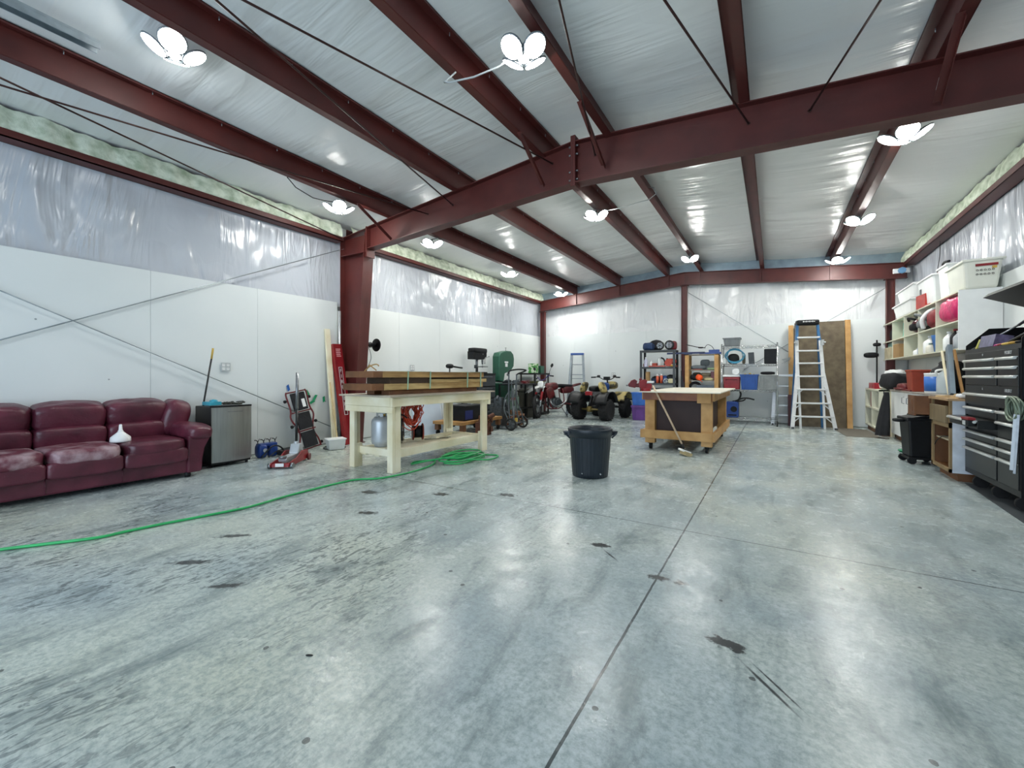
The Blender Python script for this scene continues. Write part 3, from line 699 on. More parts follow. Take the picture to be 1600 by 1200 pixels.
# black flanged fitting on the wall beyond the column: air hose reel spool
T = thing('hose_spool', 'black double disc spool on the wall just right of the big column', 'spool', (-6.26,5.16,1.73))
b = MB(); b.cyl((-.17,0,0),(-.03,0,0),.05,seg=16); b.build('wall_mount', blk, T)
b = MB(); b.cyl((0,-.2,0),(0,.1,0),.035,seg=18); b.build('hub', blk_met, T)
for y in (-.2,.1):
    b = MB(); b.lathe([(.035,-.01),(.09,-.012),(.12,.0),(.12,.008),(.05,.012),(.03,.03),(.001,.03)],(0,y,0),28,(-PI/2,0,0)); b.build('disc', blk, T)
b = MB(); b.tube(cat_rom([(.0,-.08,-.035),(-.02,-.02,-.12),(-.05,.03,-.25),(-.08,-.02,-.4),(-.1,-.09,-.55)],5),.007,6); b.build('cord', lgrey, T)
# ------------------------------------------------------------------ workbench group
W = thing('workbench', 'pale pine workbench loaded with bundled timber, left of the middle of the shop', 'workbench', (-4.2,4.4,0))
b = MB(); b.bb(-.47,.47,-1.06,1.06,.905,.925); b.build('bench_top', mat('grey_bench_ply','#b3a795',.6,0,.1,4), W)
for s in (1,-1):
    b = MB(); b.bb(s*.395,s*.433,-1.0,1.0,.79,.905); b.build('side_apron', pine, W, bev=.003)
    b = MB(); b.bb(-.395,.395,s*.965,s*1.003,.79,.905); b.build('end_apron', pine, W, bev=.003)
    for t in (1,-1):
        b = MB(); b.bb(s*.30,s*.392,t*.92,t*.962,0,.79); b.bb(s*.352,s*.392,t*.83,t*.918,0,.79); b.bb(s*.30,s*.34,t*.84,t*.918,.0,.30); b.build('leg', pine, W, bev=.003)
    b = MB(); b.bb(-.43,.43,s*.963,s*1.0,.715,.788); b.build('upper_rail', pine, W, bev=.003)
    b = MB(); b.bb(-.30,.30,s*.84,s*.88,.17,.26); b.build('lower_rail', pine, W, bev=.003)
b = MB(); b.bb(-.045,.045,-.86,.86,.15,.25); b.bb(.05,.2,-.86,.86,.225,.25); b.bb(.21,.30,-.86,.86,.15,.25); b.bb(-.3,-.21,-.86,.86,.15,.25); b.bb(-.2,-.05,-.86,.4,.225,.25); b.build('lower_shelf', pine, W, bev=.003)
# bundled boards
endgrain = brownwood
def board(label, x, y0, y1, z, w, h, m=pine2, rz=0):
    t = thing('timber_board', label, 'timber', (x,(y0+y1)/2,z), rz, 'bundled boards on the workbench')
    L = (y1-y0)/2
    b = MB(); b.bb(-w/2,w/2,-L,L,0,h); b.build('board', m, t, bev=.003)
    return t
lumber = mat('sawn_lumber','#b79259',.6,0,.2,3,.15,25,(6,.8,6),col2='#6e4f28')
lumber2 = mat('sawn_lumber_pale','#cdb27a',.6,0,.2,3,.15,25,(6,.8,6),col2='#8a6b38')
for i, (dx, n) in enumerate([(-.165,'wall side'),(0,'middle'),(.165,'front')]):
    board('%s board of the lower layer of bundled timber on the workbench' % n, -4.13+dx, 3.38, 5.35, .985, .16, .075, lumber2 if i==2 else lumber)
    board('%s board of the top layer of bundled timber on the workbench' % n, -4.13+dx, 3.36, 5.5-.06*i, 1.135, .155, .075, lumber)
board('short thick timber offcut across the near end of the upper bundle', -4.13, 3.22, 3.357, 1.135, .5, .075, brownwood)
board('short thick timber offcut across the near end of the lower bundle', -4.14, 3.2, 3.375, .985, .52, .078, brownwood)
board('brown runner board on the bench top under the front of the lower boards', -4.0, 3.5, 5.25, .925, .14, .058, brownwood)
board('brown runner board on the bench top under the wall side of the lower boards', -4.27, 3.5, 5.25, .925, .14, .058, brownwood)
board('dark board between the two layers of bundled timber', -4.13, 3.5, 4.17, 1.062, .42, .071, mat('dark_spacer','#4a3827',.7))
board('dark weathered board at the far end between the two layers', -4.17, 4.19, 5.38, 1.062, .4, .071, mat('dark_spacer','#4a3827',.7))
board('thin pale lath lying along the front of the bundled boards', -3.945, 4.2, 5.5, 1.062, .05, .05, lumber2)
for i, y in enumerate((3.75,4.15,4.95,5.28)):
    b = MB(); b.beam((-.252,0,.23),(.252,0,.23),.022,.003); b.beam((.252,0,.0),(.252,.01,.23),.022,.003,(0,1,0)); b.beam((-.252,0,.0),(-.252,.01,.23),.022,.003,(0,1,0)); 
    b.beam((.26,0,.075),(.2,.06,.1),.01,.002)
    tag(b.build('strap', mat('pale_green_strap','#9fc0a4',.5), loc=(-4.13,y,.984)), ['nearest','second nearest','second farthest','farthest'][i]+' pale green strap around the bundled boards', 'strap')
b = MB(); b.torus((0,0,0),.11,.008,(0,.1,1),28,6,0,4.6); b.tube([(.1,0,.0),(.0,.04,.06),(-.08,.02,.01)],.008,6)
tag(b.build('bent_cane', mat('cane','#a3844d',.5), loc=(-4.32,3.55,1.225), rot=(.9,0,0)), 'small bent wooden hoop on top of the near end of the timber', 'hoop')
# propane tanks on the lower shelf
def tank(label, loc, r, h, m, rz=0):
    t = thing('gas_cylinder', label, 'gas cylinder', loc, rz)
    b = MB(); b.lathe([(r*.7,0),(r*.72,.02),(r*.93,.04),(r,.08),(r,h*.72),(r*.93,h*.8),(r*.7,h*.87),(r*.3,h*.9)],seg=32); b.build('tank_body', m, t)
    b = MB(); b.torus((0,0,h*.985),r*.5,.006,(0,0,1),28,6,.5,5.8)
    for a in (.7,1.6,4.6,5.5):
        b.beam((r*.5*math.cos(a),r*.5*math.sin(a),h*.86),(r*.5*math.cos(a),r*.5*math.sin(a),h*.985),.04,.004,(math.cos(a),math.sin(a),0))
    b.build('collar', m, t)
    b = MB(); b.cyl((0,0,h*.88),(0,0,h*.96),.018,seg=10); b.cyl((0,0,h*.93),(.05,0,h*.93),.013,seg=10); b.build('valve', yellow, t)
    return t
tank('silver propane tank on the near end of the workbench shelf', (-4.27,3.68,.252), .13, .435, silver)
tank('taller shiny cylinder behind the propane tank under the workbench', (-4.30,3.98,.252), .085, .46, chrome)
b = MB(); b.tube(cat_rom([(-.05,0,.0),(0,.02,.1),(.02,.0,.25),(.0,-.03,.38),(.06,-.02,.4),(.13,0,.36)],5),.009,6); b.box((0,0,.12),(.05,.05,.12)); b.box((0,.0,.3),(.05,.04,.1))
tag(b.build('gas_regulator', blk, loc=(-4.13,3.86,.252)), 'black regulator and hose between the two cylinders under the bench', 'regulator')
# orange cord tangle
b = MB(); rn = random.Random(12)
for k in range(24):
    R = rn.uniform(.07,.19); b.tube([(rn.uniform(-.02,.02)+.06*math.sin(a*3+k)*.3+R*.35*math.cos(a+k), R*math.cos(a)+rn.uniform(-.003,.003)+.02*math.sin(k), .25+1.2*R*math.sin(a)+.04*math.cos(2*a+k)+.02*math.cos(k*2)) for a in [2*PI*i/26 for i in range(26)]], .0065, 6, closed=True)
tag(b.build('extension_cord', orange, loc=(-4.12,4.06,.42)), 'orange extension cord in a tangled coil hanging under the bench top', 'cord')
T = thing('cord_reel', 'dark round reel with a thin orange rim below the orange cord', 'reel', (-4.2,4.25,.252), rz=.9)
b = MB(); b.cyl((-.06,0,.13),(.06,0,.13),.085,seg=24); b.build('drum', blk, T)
for x in (-.065,.065):
    b = MB(); b.torus((x,0,.13),.105,.010,(1,0,0),28,8); b.build('rim', mat('dark_orange','#8c2f1f',.5), T)
    b = MB(); b.cyl((x-.005,0,.13),(x+.005,0,.13),.10,seg=28); b.build('flange', blk, T)
# white board leaning on the left wall behind the bench
def sheet_lean(name, label, cat, y0, y1, zt, x0, x1, m, th=.02):
    b = MB(); b.prism([(0,0),(th,0),(th+x1-x0,zt),(x1-x0,zt)],'y',0,y1-y0)
    return tag(b.build(name, m, loc=(x0,y0,0)), label, cat)
sheet_lean('melamine_board', 'blue white board leaning upright behind the workbench', 'board', 5.75, 6.55, 1.0, -5.75, -5.95, mat('pale_blue_board','#b9c6d3',.4,0,.05,2))
b = MB(); b.tube([(0,0,0),(-.12,.02,1.02)],.008,8); b.tube([(0,.06,0),(-.1,.09,1.02)],.012,8)
tag(b.build('metal_rod', silver, loc=(-5.70,6.5,.0)), 'two thin metal rods leaning by the edge of the blue white board', 'rod')
# low plank cart with black tool case
T = thing('plank_cart', 'low plank platform under the black tool case behind the workbench', 'platform', (-5.35,6.9,0), rz=.05)
b = MB(); b.bb(-.35,.35,-.75,.75,.22,.28); b.build('deck', pine2, T, bev=.004)
for x in (-.3,.3):
    for y in (-.65,.65):
        b = MB(); b.bb(x-.045,x+.045,y-.045,y+.045,.1,.22); b.build('block', brownwood, T); b = MB(); b.cyl((x-.015,y,.05),(x+.015,y,.05),.05,seg=16); b.build('caster', blk, T)
T = thing('tool_case', 'black case with a blue panel on the low plank platform', 'tool case', (-5.3,6.78,.28), rz=.05)
b = MB(); b.bb(-.2,.22,-.42,.42,0,.26); b.bb(-.21,.23,-.43,.43,.25,.3); b.build('case_body', blk, T, bev=.012)
b = MB(); b.bb(.222,.228,-.4,-.15,.03,.2); b.build('blue_panel', mat('navy_panel','#27326a',.4), T)
b = MB(); b.box((.0,.1,.33),(.08,.1,.06)); b.box((.1,-.05,.36),(.012,.012,.2),(.5,0,0)); b.build('latch_clutter', silver, T)
T = thing('trolling_motor', 'black trolling motor head with tiller handle sticking up behind the timber', 'motor', (-5.95,6.98,0))
b = MB(); b.blob((0,0,1.37),(.13,.2,.1),.8); b.build('motor_head', blk, T)
b = MB(); b.tube([(0,.05,1.37),(.02,.3,1.345),(.02,.4,1.34)],[.02,.018,.02],10); b.build('tiller', blk, T)
b = MB(); b.cyl((0,0,.1),(0,0,1.33),.016,seg=12); b.bb(-.05,.05,-.06,.06,.9,1.0); b.build('shaft', steel, T)
b = MB(); b.cyl((0,-.12,.08),(0,.14,.08),.045,.04,seg=16); b.build('lower_unit', blk, T)
# drill press on a cabinet
T = thing('steel_cabinet', 'black steel cabinet carrying the drill press against the left wall', 'cabinet', (-6.08,8.2,0))
b = MB(); b.bb(-.25,.25,-.36,.36,.04,1.2); b.bb(-.26,.26,-.37,.37,1.2,1.225); b.build('cabinet_body', blk_met, T, bev=.006)
for k in range(4):
    b = MB(); b.bb(.25,.262,-.34,.34,.08+k*.28,.33+k*.28); q = b.build('drawer', dgrey, T); b = MB(); b.bb(.262,.28,-.2,.2,.29+k*.28,.305+k*.28); b.build('handle', steel, q)
T = thing('drill_press', 'black bench drill press standing on the steel cabinet', 'drill press', (-6.05,8.15,1.225))
b = MB(); b.bb(-.14,.16,-.16,.16,0,.03); b.build('base', blk_met, T, bev=.008)
b = MB(); b.cyl((-.03,-.02,.03),(-.03,-.02,.45),.033,seg=16); b.build('column', steel, T)
b = MB(); b.cyl((-.05,-.02,.12),(-.05,-.02,.2),.05,seg=14); b.bb(-.1,.13,.02,.22,.15,.165); b.build('table', dgrey, T)
b = MB(); b.prism([(-.28,.33),(.1,.33),(.14,.38),(.2,.4),(.2,.52),(-.28,.52)],'y',-.1,.1); b.build('head', blk, T, rz=0, bev=.01, rot=(0,0,PI/2*.95))
b = MB(); b.blob((-.0,-.02,.545),(.22,.56,.12),.35); b.build('belt_cover', blk, T)
b = MB(); b.cyl((0,.17,.22),(0,.17,.33),.02,.028,seg=12); b.cyl((0,.17,.13),(0,.17,.22),.005,seg=8); b.build('chuck', steel, T)
b = MB()
for a in (.3,2.4,4.5): b.tube([(.08,.16,.37),(.1,.16+.14*math.cos(a),.37+.12*math.sin(a))],.006,6); b.blob((.1,.16+.15*math.cos(a),.37+.13*math.sin(a)),(.03,.03,.03))
b.build('feed_handle', steel, T)
# green bandsaw
T = thing('band_saw', 'dark green bandsaw with a white badge against the left wall', 'bandsaw', (-6.05,9.25,0))
b = MB(); prof = [(-.36,1.03),(-.36,1.66),(-.3,1.76),(.0,1.82),(.2,1.82),(.32,1.74),(.36,1.62),(.34,1.42),(.2,1.3),(-.1,1.22),(-.15,1.0)]
b.prism(prof,'x',-.1,.12); b.build('upper_wheel_housing', greenp, T, bev=.02)
b = MB(); b.prism([(-.38,.52),(.36,.52),(.36,.98),(-.38,.98)],'x',-.1,.12); b.build('lower_wheel_housing', greenp, T, bev=.02)
b = MB(); b.bb(-.25,.28,-.18,.36,.99,1.03); b.build('table', steel, T)
b = MB(); b.bb(-.2,.2,-.36,.36,.0,.5); b.build('stand', mat('sage_green','#5d7a68',.5), T, bev=.01)
b = MB(); b.cyl((0,.12,1.82),(0,.12,1.9),.008,seg=8); b.cyl((0,.12,1.9),(0,.12,1.91),.025,seg=12); b.build('tension_knob', steel, T)
b = MB(); b.bb(.121,.125,-.12,.05,1.5,1.54); b.bb(.121,.125,-.09,.02,1.4,1.49); b.build('badge', white_pl, T)
b = MB(); b.cyl((0,.22,1.2),(0,.22,1.35),.012,seg=8); b.bb(-.02,.02,.2,.26,1.16,1.22); b.build('blade_guide', steel, T)
# table of machine parts behind the dolly
T = thing('machine_bench', 'dark steel work table with clutter between bandsaw and drill press', 'work table', (-5.9,9.25,0))
b = MB(); b.bb(.09,.4,-.6,.75,.93,.96); b.build('table_top', blk_met, T)
for x in (.11,.38):
    for y in (-.56,.71): b = MB(); b.bb(x-.02,x+.02,y-.02,y+.02,0,.93); b.build('leg', blk_met, T)
b = MB(); b.bb(.1,.38,-.56,.72,.3,.32); b.build('shelf', blk_met, T)
def junk(label, loc, d, m, kind='engine part', name='machine_part', seed=1, rz=0):
    rn = random.Random(seed); b = MB()
    b.box((0,0,d[2]*.3),(d[0]*.8,d[1]*.75,d[2]*.6),(0,0,.1)); b.box((d[0]*.08,-d[1]*.1,d[2]*.72),(d[0]*.5,d[1]*.5,d[2]*.4),(0,0,.3))
    for k in range(5):
        p = V(rn.uniform(-.1,.5)*d[0], rn.uniform(-.5,.5)*d[1], rn.uniform(.15,.9)*d[2]); b.cyl(p, p+V(.12*d[0],.02,0), min(d)*rn.uniform(.1,.22), seg=16)
        q = V(rn.uniform(0,.5)*d[0], rn.uniform(-.45,.45)*d[1], rn.uniform(.3,.95)*d[2]); b.tube(cat_rom([p,p.lerp(q,.5)+V(.04,.02,.05),q],4), min(d)*.04, 6)
    for k in range(6):
        p = V(rn.uniform(-.4,.4)*d[0], rn.uniform(-.4,.4)*d[1], rn.uniform(.2,.85)*d[2])
        if k % 2: b.cyl(p, p+V(rn.uniform(-.2,.3)*d[0],rn.uniform(-.3,.3)*d[1],rn.uniform(0,.2)*d[2]), min(d)*.16, seg=12)
        else: b.box(p, (d[0]*.3,d[1]*.25,d[2]*.25),(0,0,rn.uniform(0,1)))
    return tag(b.build(name, m, loc=loc, rz=rz, bev=.003), label, kind)
engine = mat('engine_grey','#4d5458',.4,.5,.25,20,.2,40)
rust = mat('rusty_brown','#5f3826',.7,.1,.2,12,.3,30)
junk('rusty brown machine casting on the floor behind the far end of the workbench', (-4.85,6.7,0), (.28,.32,.42), rust, seed=3)
junk('grey engine block stacked beside the dolly', (-5.42,8.1,.0), (.36,.38,.72), engine, seed=5)
junk('dark machine part lying on top of the steel work table, left', (-5.66,8.82,.96), (.2,.25,.1), blk_met, seed=8)
junk('dark metal part on the work table beside the bandsaw', (-5.66,9.25,.96), (.2,.3,.1), engine, seed=9)
junk('small red and grey tool on the right end of the work table', (-5.66,9.72,.96), (.2,.35,.07), dred, seed=10)
junk('grey green machine body beneath the work table', (-5.66,9.1,.32), (.26,.4,.5), mat('sage2','#6b8377',.5), seed=11)
junk('brown wooden block on the floor behind the hand truck', (-5.2,8.5,0), (.35,.4,.35), brownwood, 'block', 'wood_block', seed=12)
# olive garbage can
T = thing('trash_can', 'olive grey square bin against the left wall behind the dolly', 'bin', (-5.9,10.22,.0))
b = MB(); b.box((0,0,.36),(.36,.42,.72),taper=.84); b.build('bin_body', mat('olive_grey','#45433a',.5), T, bev=.02)
b = MB(); b.bb(-.19,.19,-.22,.22,.72,.76); b.blob((0,0,.77),(.36,.42,.08),.5); b.build('lid', mat('olive_dark','#37362f',.5), T, bev=.01)
# black shelf unit in corner with boxes
T = thing('plastic_shelf', 'black plastic shelf unit in the left back corner behind the motorbike', 'shelf unit', (-6.12,11.1,0))
for z in (.03,.33,.62,.9,1.2):
    b = MB(); b.bb(-.28,.28,-.45,.45,z,z+.045); b.build('shelf', blk, T, bev=.005)
for x in (-.24,.24):
    for y in (-.41,.41): b = MB(); b.cyl((x,y,0),(x,y,1.24),.025,seg=10); b.build('post', blk, T)
for lb, loc, d, m, c in [('green and white printed box on the black corner shelf',(-6.05,10.88,1.246),(.2,.26,.28),None,'box'),('dark green box beside the printed box on the corner shelf',(-6.05,11.28,1.246),(.2,.22,.22),greenp,'box'),('white paper bag low on the black corner shelf',(-6.05,10.9,.666),(.2,.3,.22),lgrey,'bag'),('pale sheet stack on the lowest tier of the corner shelf',(-6.02,11.05,.076),(.25,.4,.22),lgrey,'stack'),('olive folded rag on the corner shelf',(-6.05,11.1,.946),(.3,.4,.06),mat('olive_cloth','#6b6d45',.8),'rag')]:
    b = MB(); b.box((0,0,d[2]/2),d); mm = m or mat('leafy_print','#cfe0c4',.5,0,.1,9,col2='#3f8f3a',thr=(.5,.56))
    tag(b.build('printed_box' if m is None else {'box':'box','bag':'paper_bag','stack':'paper_stack','rag':'folded_rag'}[c], mm, loc=loc, bev=.006), lb, c)
# dolly
D = thing('hand_truck', 'grey tubular hand truck standing in front of the bandsaw', 'hand truck', (-4.82,7.78,0), rz=0.1)
hg = mat('hammered_grey','#5c6468',.4,.4,.1,14)
for s in (1,-1):
    b = MB(); b.tube(cat_rom([(.02,s*.2,.1),(-.02,s*.19,.5),(-.02,s*.19,.95),(-.02,s*.19,1.2)],6),.016,10); b.build('side_rail', hg, D)
    b = MB(); b.tube(cat_rom([(.12,s*.24,.12),(.1,s*.2,.35),(.02,s*.1,.65),(0,s*.1,1.05)],6),.014,10); b.build('brace_rail', hg, D)
    b = MB(); b.tube(cat_rom([(.06,s*.26,.13),(-.08,s*.27,.4),(-.1,s*.22,.65),(-.03,s*.19,.8)],6),.012,10); b.build('stair_guide', hg, D)
    b = MB(); b.torus((.08,s*.3,.135),.115,.02,(0,1,0),32,10); q = b.build('wheel', rubber, D)
    b = MB(); b.cyl((.08,s*.3-.03,.135),(.08,s*.3+.03,.135),.03,seg=14)
    for k in range(5):
        a = 2*PI*k/5; b.tube([(.08,s*.3,.135),(.08+.1*math.cos(a),s*.3,.135+.1*math.sin(a))],.012,6)
    b.build('spokes', dgrey, q)
b = MB(); b.cyl((.08,-.3,.135),(.08,.3,.135),.011,seg=8); b.build('axle', steel, D)
b = MB(); b.tube(cat_rom([(-.02,-.19,1.2),(0,-.17,1.27),(.12,0,1.3),(.22,.1,1.29),(.2,.19,1.27),(.02,.21,1.21),(-.02,.19,1.18)],6),.017,10); b.build('handle', blk, D)
b = MB()
for z in (.3,.62,1.0): b.tube([(-.01,-.19,z),(-.01,.19,z)],.011,8)
b.build('cross_bar', hg, D)
b = MB(); b.bb(-.32,.0,-.2,.2,.012,.02); b.bb(-.01,.0,-.2,.2,.012,.2)
for y in (-.15,.15): b.tube([(0,y,.02),(-.4,y,.02)],.012,8)
b.build('toe_plate', hg, D)
b = MB(); b.cyl((0,0,.3),(0,0,.5),.035,seg=14); b.cyl((0,0,.5),(0,0,.9),.018,seg=10); b.build('lift_post', hg, D)
b = MB(); b.box((.05,.03,.2),(.05,.05,.08)); b.build('yellow_clip', yellow, D)
# green garden hose
pts = []
for k in range(200):
    a = k/200*2*PI*6.2; q = .20+.16*math.sin(k*.19)*.45+.05*math.sin(k*.083)
    pts.append((-3.62+ .05*math.sin(k*.07)+q*1.05*math.cos(a)*.72, 4.45+.05*math.cos(k*.11)+q*1.5*math.sin(a), .012+.0006*k*.6+.006*math.sin(a*3)))
big = [(-3.55,4.95,.014),(-3.36,5.0,.013),(-3.3,4.7,.013),(-3.42,4.4,.05)]
lead = [(-3.78,4.05,.06),(-3.95,3.9,.02),(-4.05,4.05,.012),(-3.9,4.25,.012),(-3.72,4.0,.012),(-3.66,3.6,.012),(-3.72,3.2,.012),(-3.92,2.95,.012),(-3.93,2.3,.012),(-3.88,1.9,.012),(-3.93,1.6,.012),(-4.0,1.3,.012),(-4.03,1.1,.012),(-4.05,.95,.012),(-4.2,.72,.012),(-4.33,.52,.012),(-4.5,.2,.012),(-4.6,-.3,.012),(-4.5,-1.5,.012)]
b = MB(); b.tube(cat_rom(big+pts[::2]+lead,5),.0105,8)
tag(b.build('garden_hose', hosegreen), 'bright green hose snaking across the floor to a coil by the workbench', 'hose')
T = thing('rubber_barrel', 'black ribbed rubber bin with two side handles standing alone on the open floor', 'bin', (-1.81,4.61,0), rz=math.radians(31))
blue_blk = mat('navy_black_plastic','#1a242d',.4,0,.12,6,.05,60)
b = MB(); n = 72
b.lathe([(.001,.0),(.19,0),(.2,.01),(.205,.05),(.235,.45),(.238,.46)],seg=144,ripple=.009,nr=36)
b.lathe([(.24,.455),(.245,.49),(.252,.495),(.255,.545),(.25,.557),(.238,.553),(.232,.5),(.2,.05),(.19,.02),(.001,.018)],seg=64)
b.build('bin_body', blue_blk, T)
for s in (1,-1):
    b = MB(); b.prism([(s*.24,-.07),(s*.31,-.05),(s*.315,0),(s*.31,.05),(s*.24,.07)],'z',.5,.52); b.prism([(s*.24,-.05),(s*.3,-.03),(s*.3,.03),(s*.24,.05)],'z',.47,.5)
    b.beam((s*.24,.05,.44),(s*.3,.05,.5),.012,.02); b.beam((s*.24,-.05,.44),(s*.3,-.05,.5),.012,.02); b.build('handle', blue_blk, T, bev=.006)
b = MB(); b.cyl((.08,-.19,.06),(.08,-.22,.06),.007,seg=8); b.cyl((-.12,-.16,.06),(-.12,-.19,.06),.005,seg=8); b.build('drain_hole', lgrey, T)
# ------------------------------------------------------------------ motorbike
def wheel(parent, name, c, R, r, ax=(0,1,0), rim=steel, knob=0, seg=36, spokes=16, hubr=.05, wfac=1.0):
    c = Vector(c); b = MB(); b.torus(c, R-r, r, ax, seg, 10)
    if knob:
        A = Vector(ax).normalized(); u = A.orthogonal().normalized(); w = A.cross(u)
        for k in range(knob):
            a = 2*PI*k/knob
            for o_, q in ((-.6,0),(.6,.5),(0,.25)):
                a2 = a+2*PI*q/knob; rad = u*math.cos(a2)+w*math.sin(a2)
                p = c+rad*(R-.004 if o_==0 else R-r*.22)+A*(o_*r)
                b.beam(p-A*r*.22, p+A*r*.22, r*.35, r*.22, rad)
    t = b.build(name, rubber, parent)
    b = MB(); b.torus(c, R-2*r+.004, .012, ax, seg, 8); b.cyl(c-Vector(ax)*.05, c+Vector(ax)*.05, hubr, seg=16)
    A = Vector(ax).normalized(); u = A.orthogonal().normalized(); w = A.cross(u)
    for k in range(spokes):
        a = 2*PI*k/spokes; rad = u*math.cos(a)+w*math.sin(a); b.tube([c+A*(.04 if k%2 else -.04)+rad*hubr*.6, c+rad*(R-2*r)], .003, 5)
    b.build('rim', rim, t)
    return t
M_ = thing('dirt_bike', 'red and white dirt motorbike parked beside the quad bike in the back left corner', 'motorbike', (-5.17,10.68,0), rot=(.1,0,math.radians(-117)))
MF = V(.66,0,.33)
steerR = Euler((0,0,.35)).to_matrix()
wheel(M_, 'front_wheel', (.66,0,.33), .33, .045, (-.616,.788,0), steel, 26, hubr=.045)
wheel(M_, 'rear_wheel', (-.66,0,.31), .31, .055, (0,1,0), steel, 20, hubr=.06)
for s in (1,-1):
    b = MB(); b.tube([(.66-.03*s,s*.085,.33),(.58-.03*s,s*.09,.62)],.026,10); b.tube([(.58-.03*s,s*.09,.6),(.44-.03*s,s*.09,1.0)],.02,10); b.build('fork_leg', chrome, M_)
    b = MB(); b.tube([(.63-.03*s,s*.1,.5),(.56-.03*s,s*.1,.72)],.031,10); b.build('fork_guard', redp, M_)
b = MB(); b.surf(lambda u,v: (.98-.62*u, (v-.5)*(.16+.03*math.sin(PI*u)), .74+.09*math.sin(PI*u*.8)+.1*u-.05*(2*v-1)**2), 12, 6); b.build('front_fender', mat('worn_white_plastic','#c9cbc8',.5,0,.2,9), M_, solid=.006)
b = MB(); b.blob((.50,0,.92),(.1,.22,.2),.6); b.build('headlight_mask', white_pl, M_)
b = MB(); b.tube(cat_rom([(.36,.40,1.12),(.40,.26,1.15),(.44,.1,1.06),(.44,-.1,1.06),(.40,-.26,1.15),(.36,-.40,1.12)],5),.012,8); b.build('handlebar', mat('purple_anodised','#4a3f86',.3,.6,.05,9), M_)
for s in (1,-1):
    b = MB(); b.tube([(.385,s*.30,1.14),(.36,s*.42,1.12)],.018,8); b.build('grip', blk, M_)
    b = MB(); b.tube(cat_rom([(.39,s*.28,1.15),(.42,s*.34,1.25),(.4,s*.40,1.36)],4),.006,6); b.blob((.39,s*.42,1.41),(.03,.13,.09),.8,(s*.5,0,0)); b.build('mirror', blk, M_)
b = MB(); b.blob((.16,0,.86),(.46,.26,.24),.75,(0,.12,0)); b.build('fuel_tank', mat('oxblood','#561418',.35,0,.3,9), M_)
b = MB(); b.blob((-.3,0,.88),(.68,.2,.1),.6,(0,-.05,0)); b.build('seat', blk, M_)
b = MB(); b.blob((-.72,0,.90),(.4,.19,.07),.6,(0,.2,0)); b.blob((-.4,.1,.76),(.36,.05,.18),.6); b.blob((-.4,-.1,.76),(.36,.05,.18),.6); b.build('rear_fender', mat('oxblood','#561418'), M_)
b = MB(); b.blob((.05,0,.42),(.36,.24,.28),.6,noise=.04); b.cyl((.1,0,.5),(.16,0,.72),.085,.08,seg=16)
for k in range(5): b.cyl((.1+.012*k,0,.52+.04*k),(.101+.012*k,0,.53+.04*k),.11,seg=18)
b.cyl((.0,.14,.4),(.0,-.14,.4),.1,seg=18); b.build('engine', engine, M_)
b = MB()
for s in (1,-1): b.tube(cat_rom([(.46,s*.03,1.0),(.3,s*.1,.72),(.26,s*.1,.3),(-.05,s*.1,.26),(-.2,s*.1,.45),(-.18,s*.09,.8)],4),.016,8); b.tube([(-.15,s*.09,.4),(-.66,s*.1,.31)],.02,8); b.tube([(-.15,s*.09,.78),(-.6,s*.08,.86)],.012,8)
b.build('frame', dred, M_)
b = MB(); b.tube(cat_rom([(.2,.08,.6),(.3,.15,.42),(.1,.18,.3),(-.2,.17,.42),(-.45,.16,.6),(-.75,.15,.66)],6),[.022]*25+[.035]*6,10); b.build('exhaust_pipe', steel, M_)
b = MB(); b.tube([(-.05,.14,.3),(-.1,.34,.0)],.012,8); b.build('kickstand', steel, M_)
for s in (1,-1): b = MB(); b.blob((.3,s*.16,.68),(.26,.04,.3),.6,(0,.3,0)); b.build('tank_shroud', mat('oxblood','#561418'), M_)
# ------------------------------------------------------------------ quad bike
Q = thing('quad_bike', 'camouflage quad bike with knobbly tyres parked rear-on near the back wall', 'quad bike', (-4.0,11.05,0), math.radians(84))
camo = mat('camo_plastic','#b5a468',.4,0,.2,7,col2='#4a4430',thr=(.44,.5))
def atvwheel(c, s, nm, R=.28, w=.24):
    b = MB(); hw = w/2
    prof = [(.13,-hw*.75),(.17,-hw),(R*.86,-hw*.98),(R*.97,-hw*.75),(R,-hw*.3),(R,hw*.3),(R*.97,hw*.75),(R*.86,hw*.98),(.17,hw),(.13,hw*.75)]
    Rm = Euler((PI/2,0,0)).to_matrix(); b.lathe(prof, c, 36, Rm)
    for k in range(20):
        for q, o in ((0,-.62),(.5,.62),(.25,-.2),(.75,.2)):
            a = 2*PI*(k+q)/20; rad = V(math.cos(a),0,math.sin(a)); p = V(*c)+rad*(R+.002)+V(0,o*hw,0)
            b.beam(p-V(0,hw*.22,0), p+V(0,hw*.22,0), .028, .02, rad)
    t = b.build(nm, rubber, Q)
    b = MB(); b.lathe([(.14,-hw*.7),(.13,-hw*.3),(.06,.0),(.06,.03),(.001,.03)] if s > 0 else [(.001,-.03),(.06,-.03),(.06,0),(.13,hw*.3),(.14,hw*.7)], c, 24, Rm); b.lathe([(.14,hw*.72),(.12,hw*.4),(.03,hw*.2),(.001,hw*.2)], c, 24, Rm); b.lathe([(.14,-hw*.72),(.12,-hw*.4),(.03,-hw*.2),(.001,-hw*.2)], c, 24, Rm); b.build('rim', steel, t)
for s in (1,-1):
    atvwheel((-.55,s*.40,.28), s, 'rear_wheel', .28, .25); atvwheel((.6,s*.42,.27), s, 'front_wheel', .27, .2)
b = MB(); b.cyl((-.55,-.35,.28),(-.55,.35,.28),.025,seg=10); b.cyl((-.55,.02,.28),(-.55,.14,.28),.075,seg=18); b.build('rear_axle', mat('dirty_brass','#8c7a45',.5,.3,.2,20), Q)
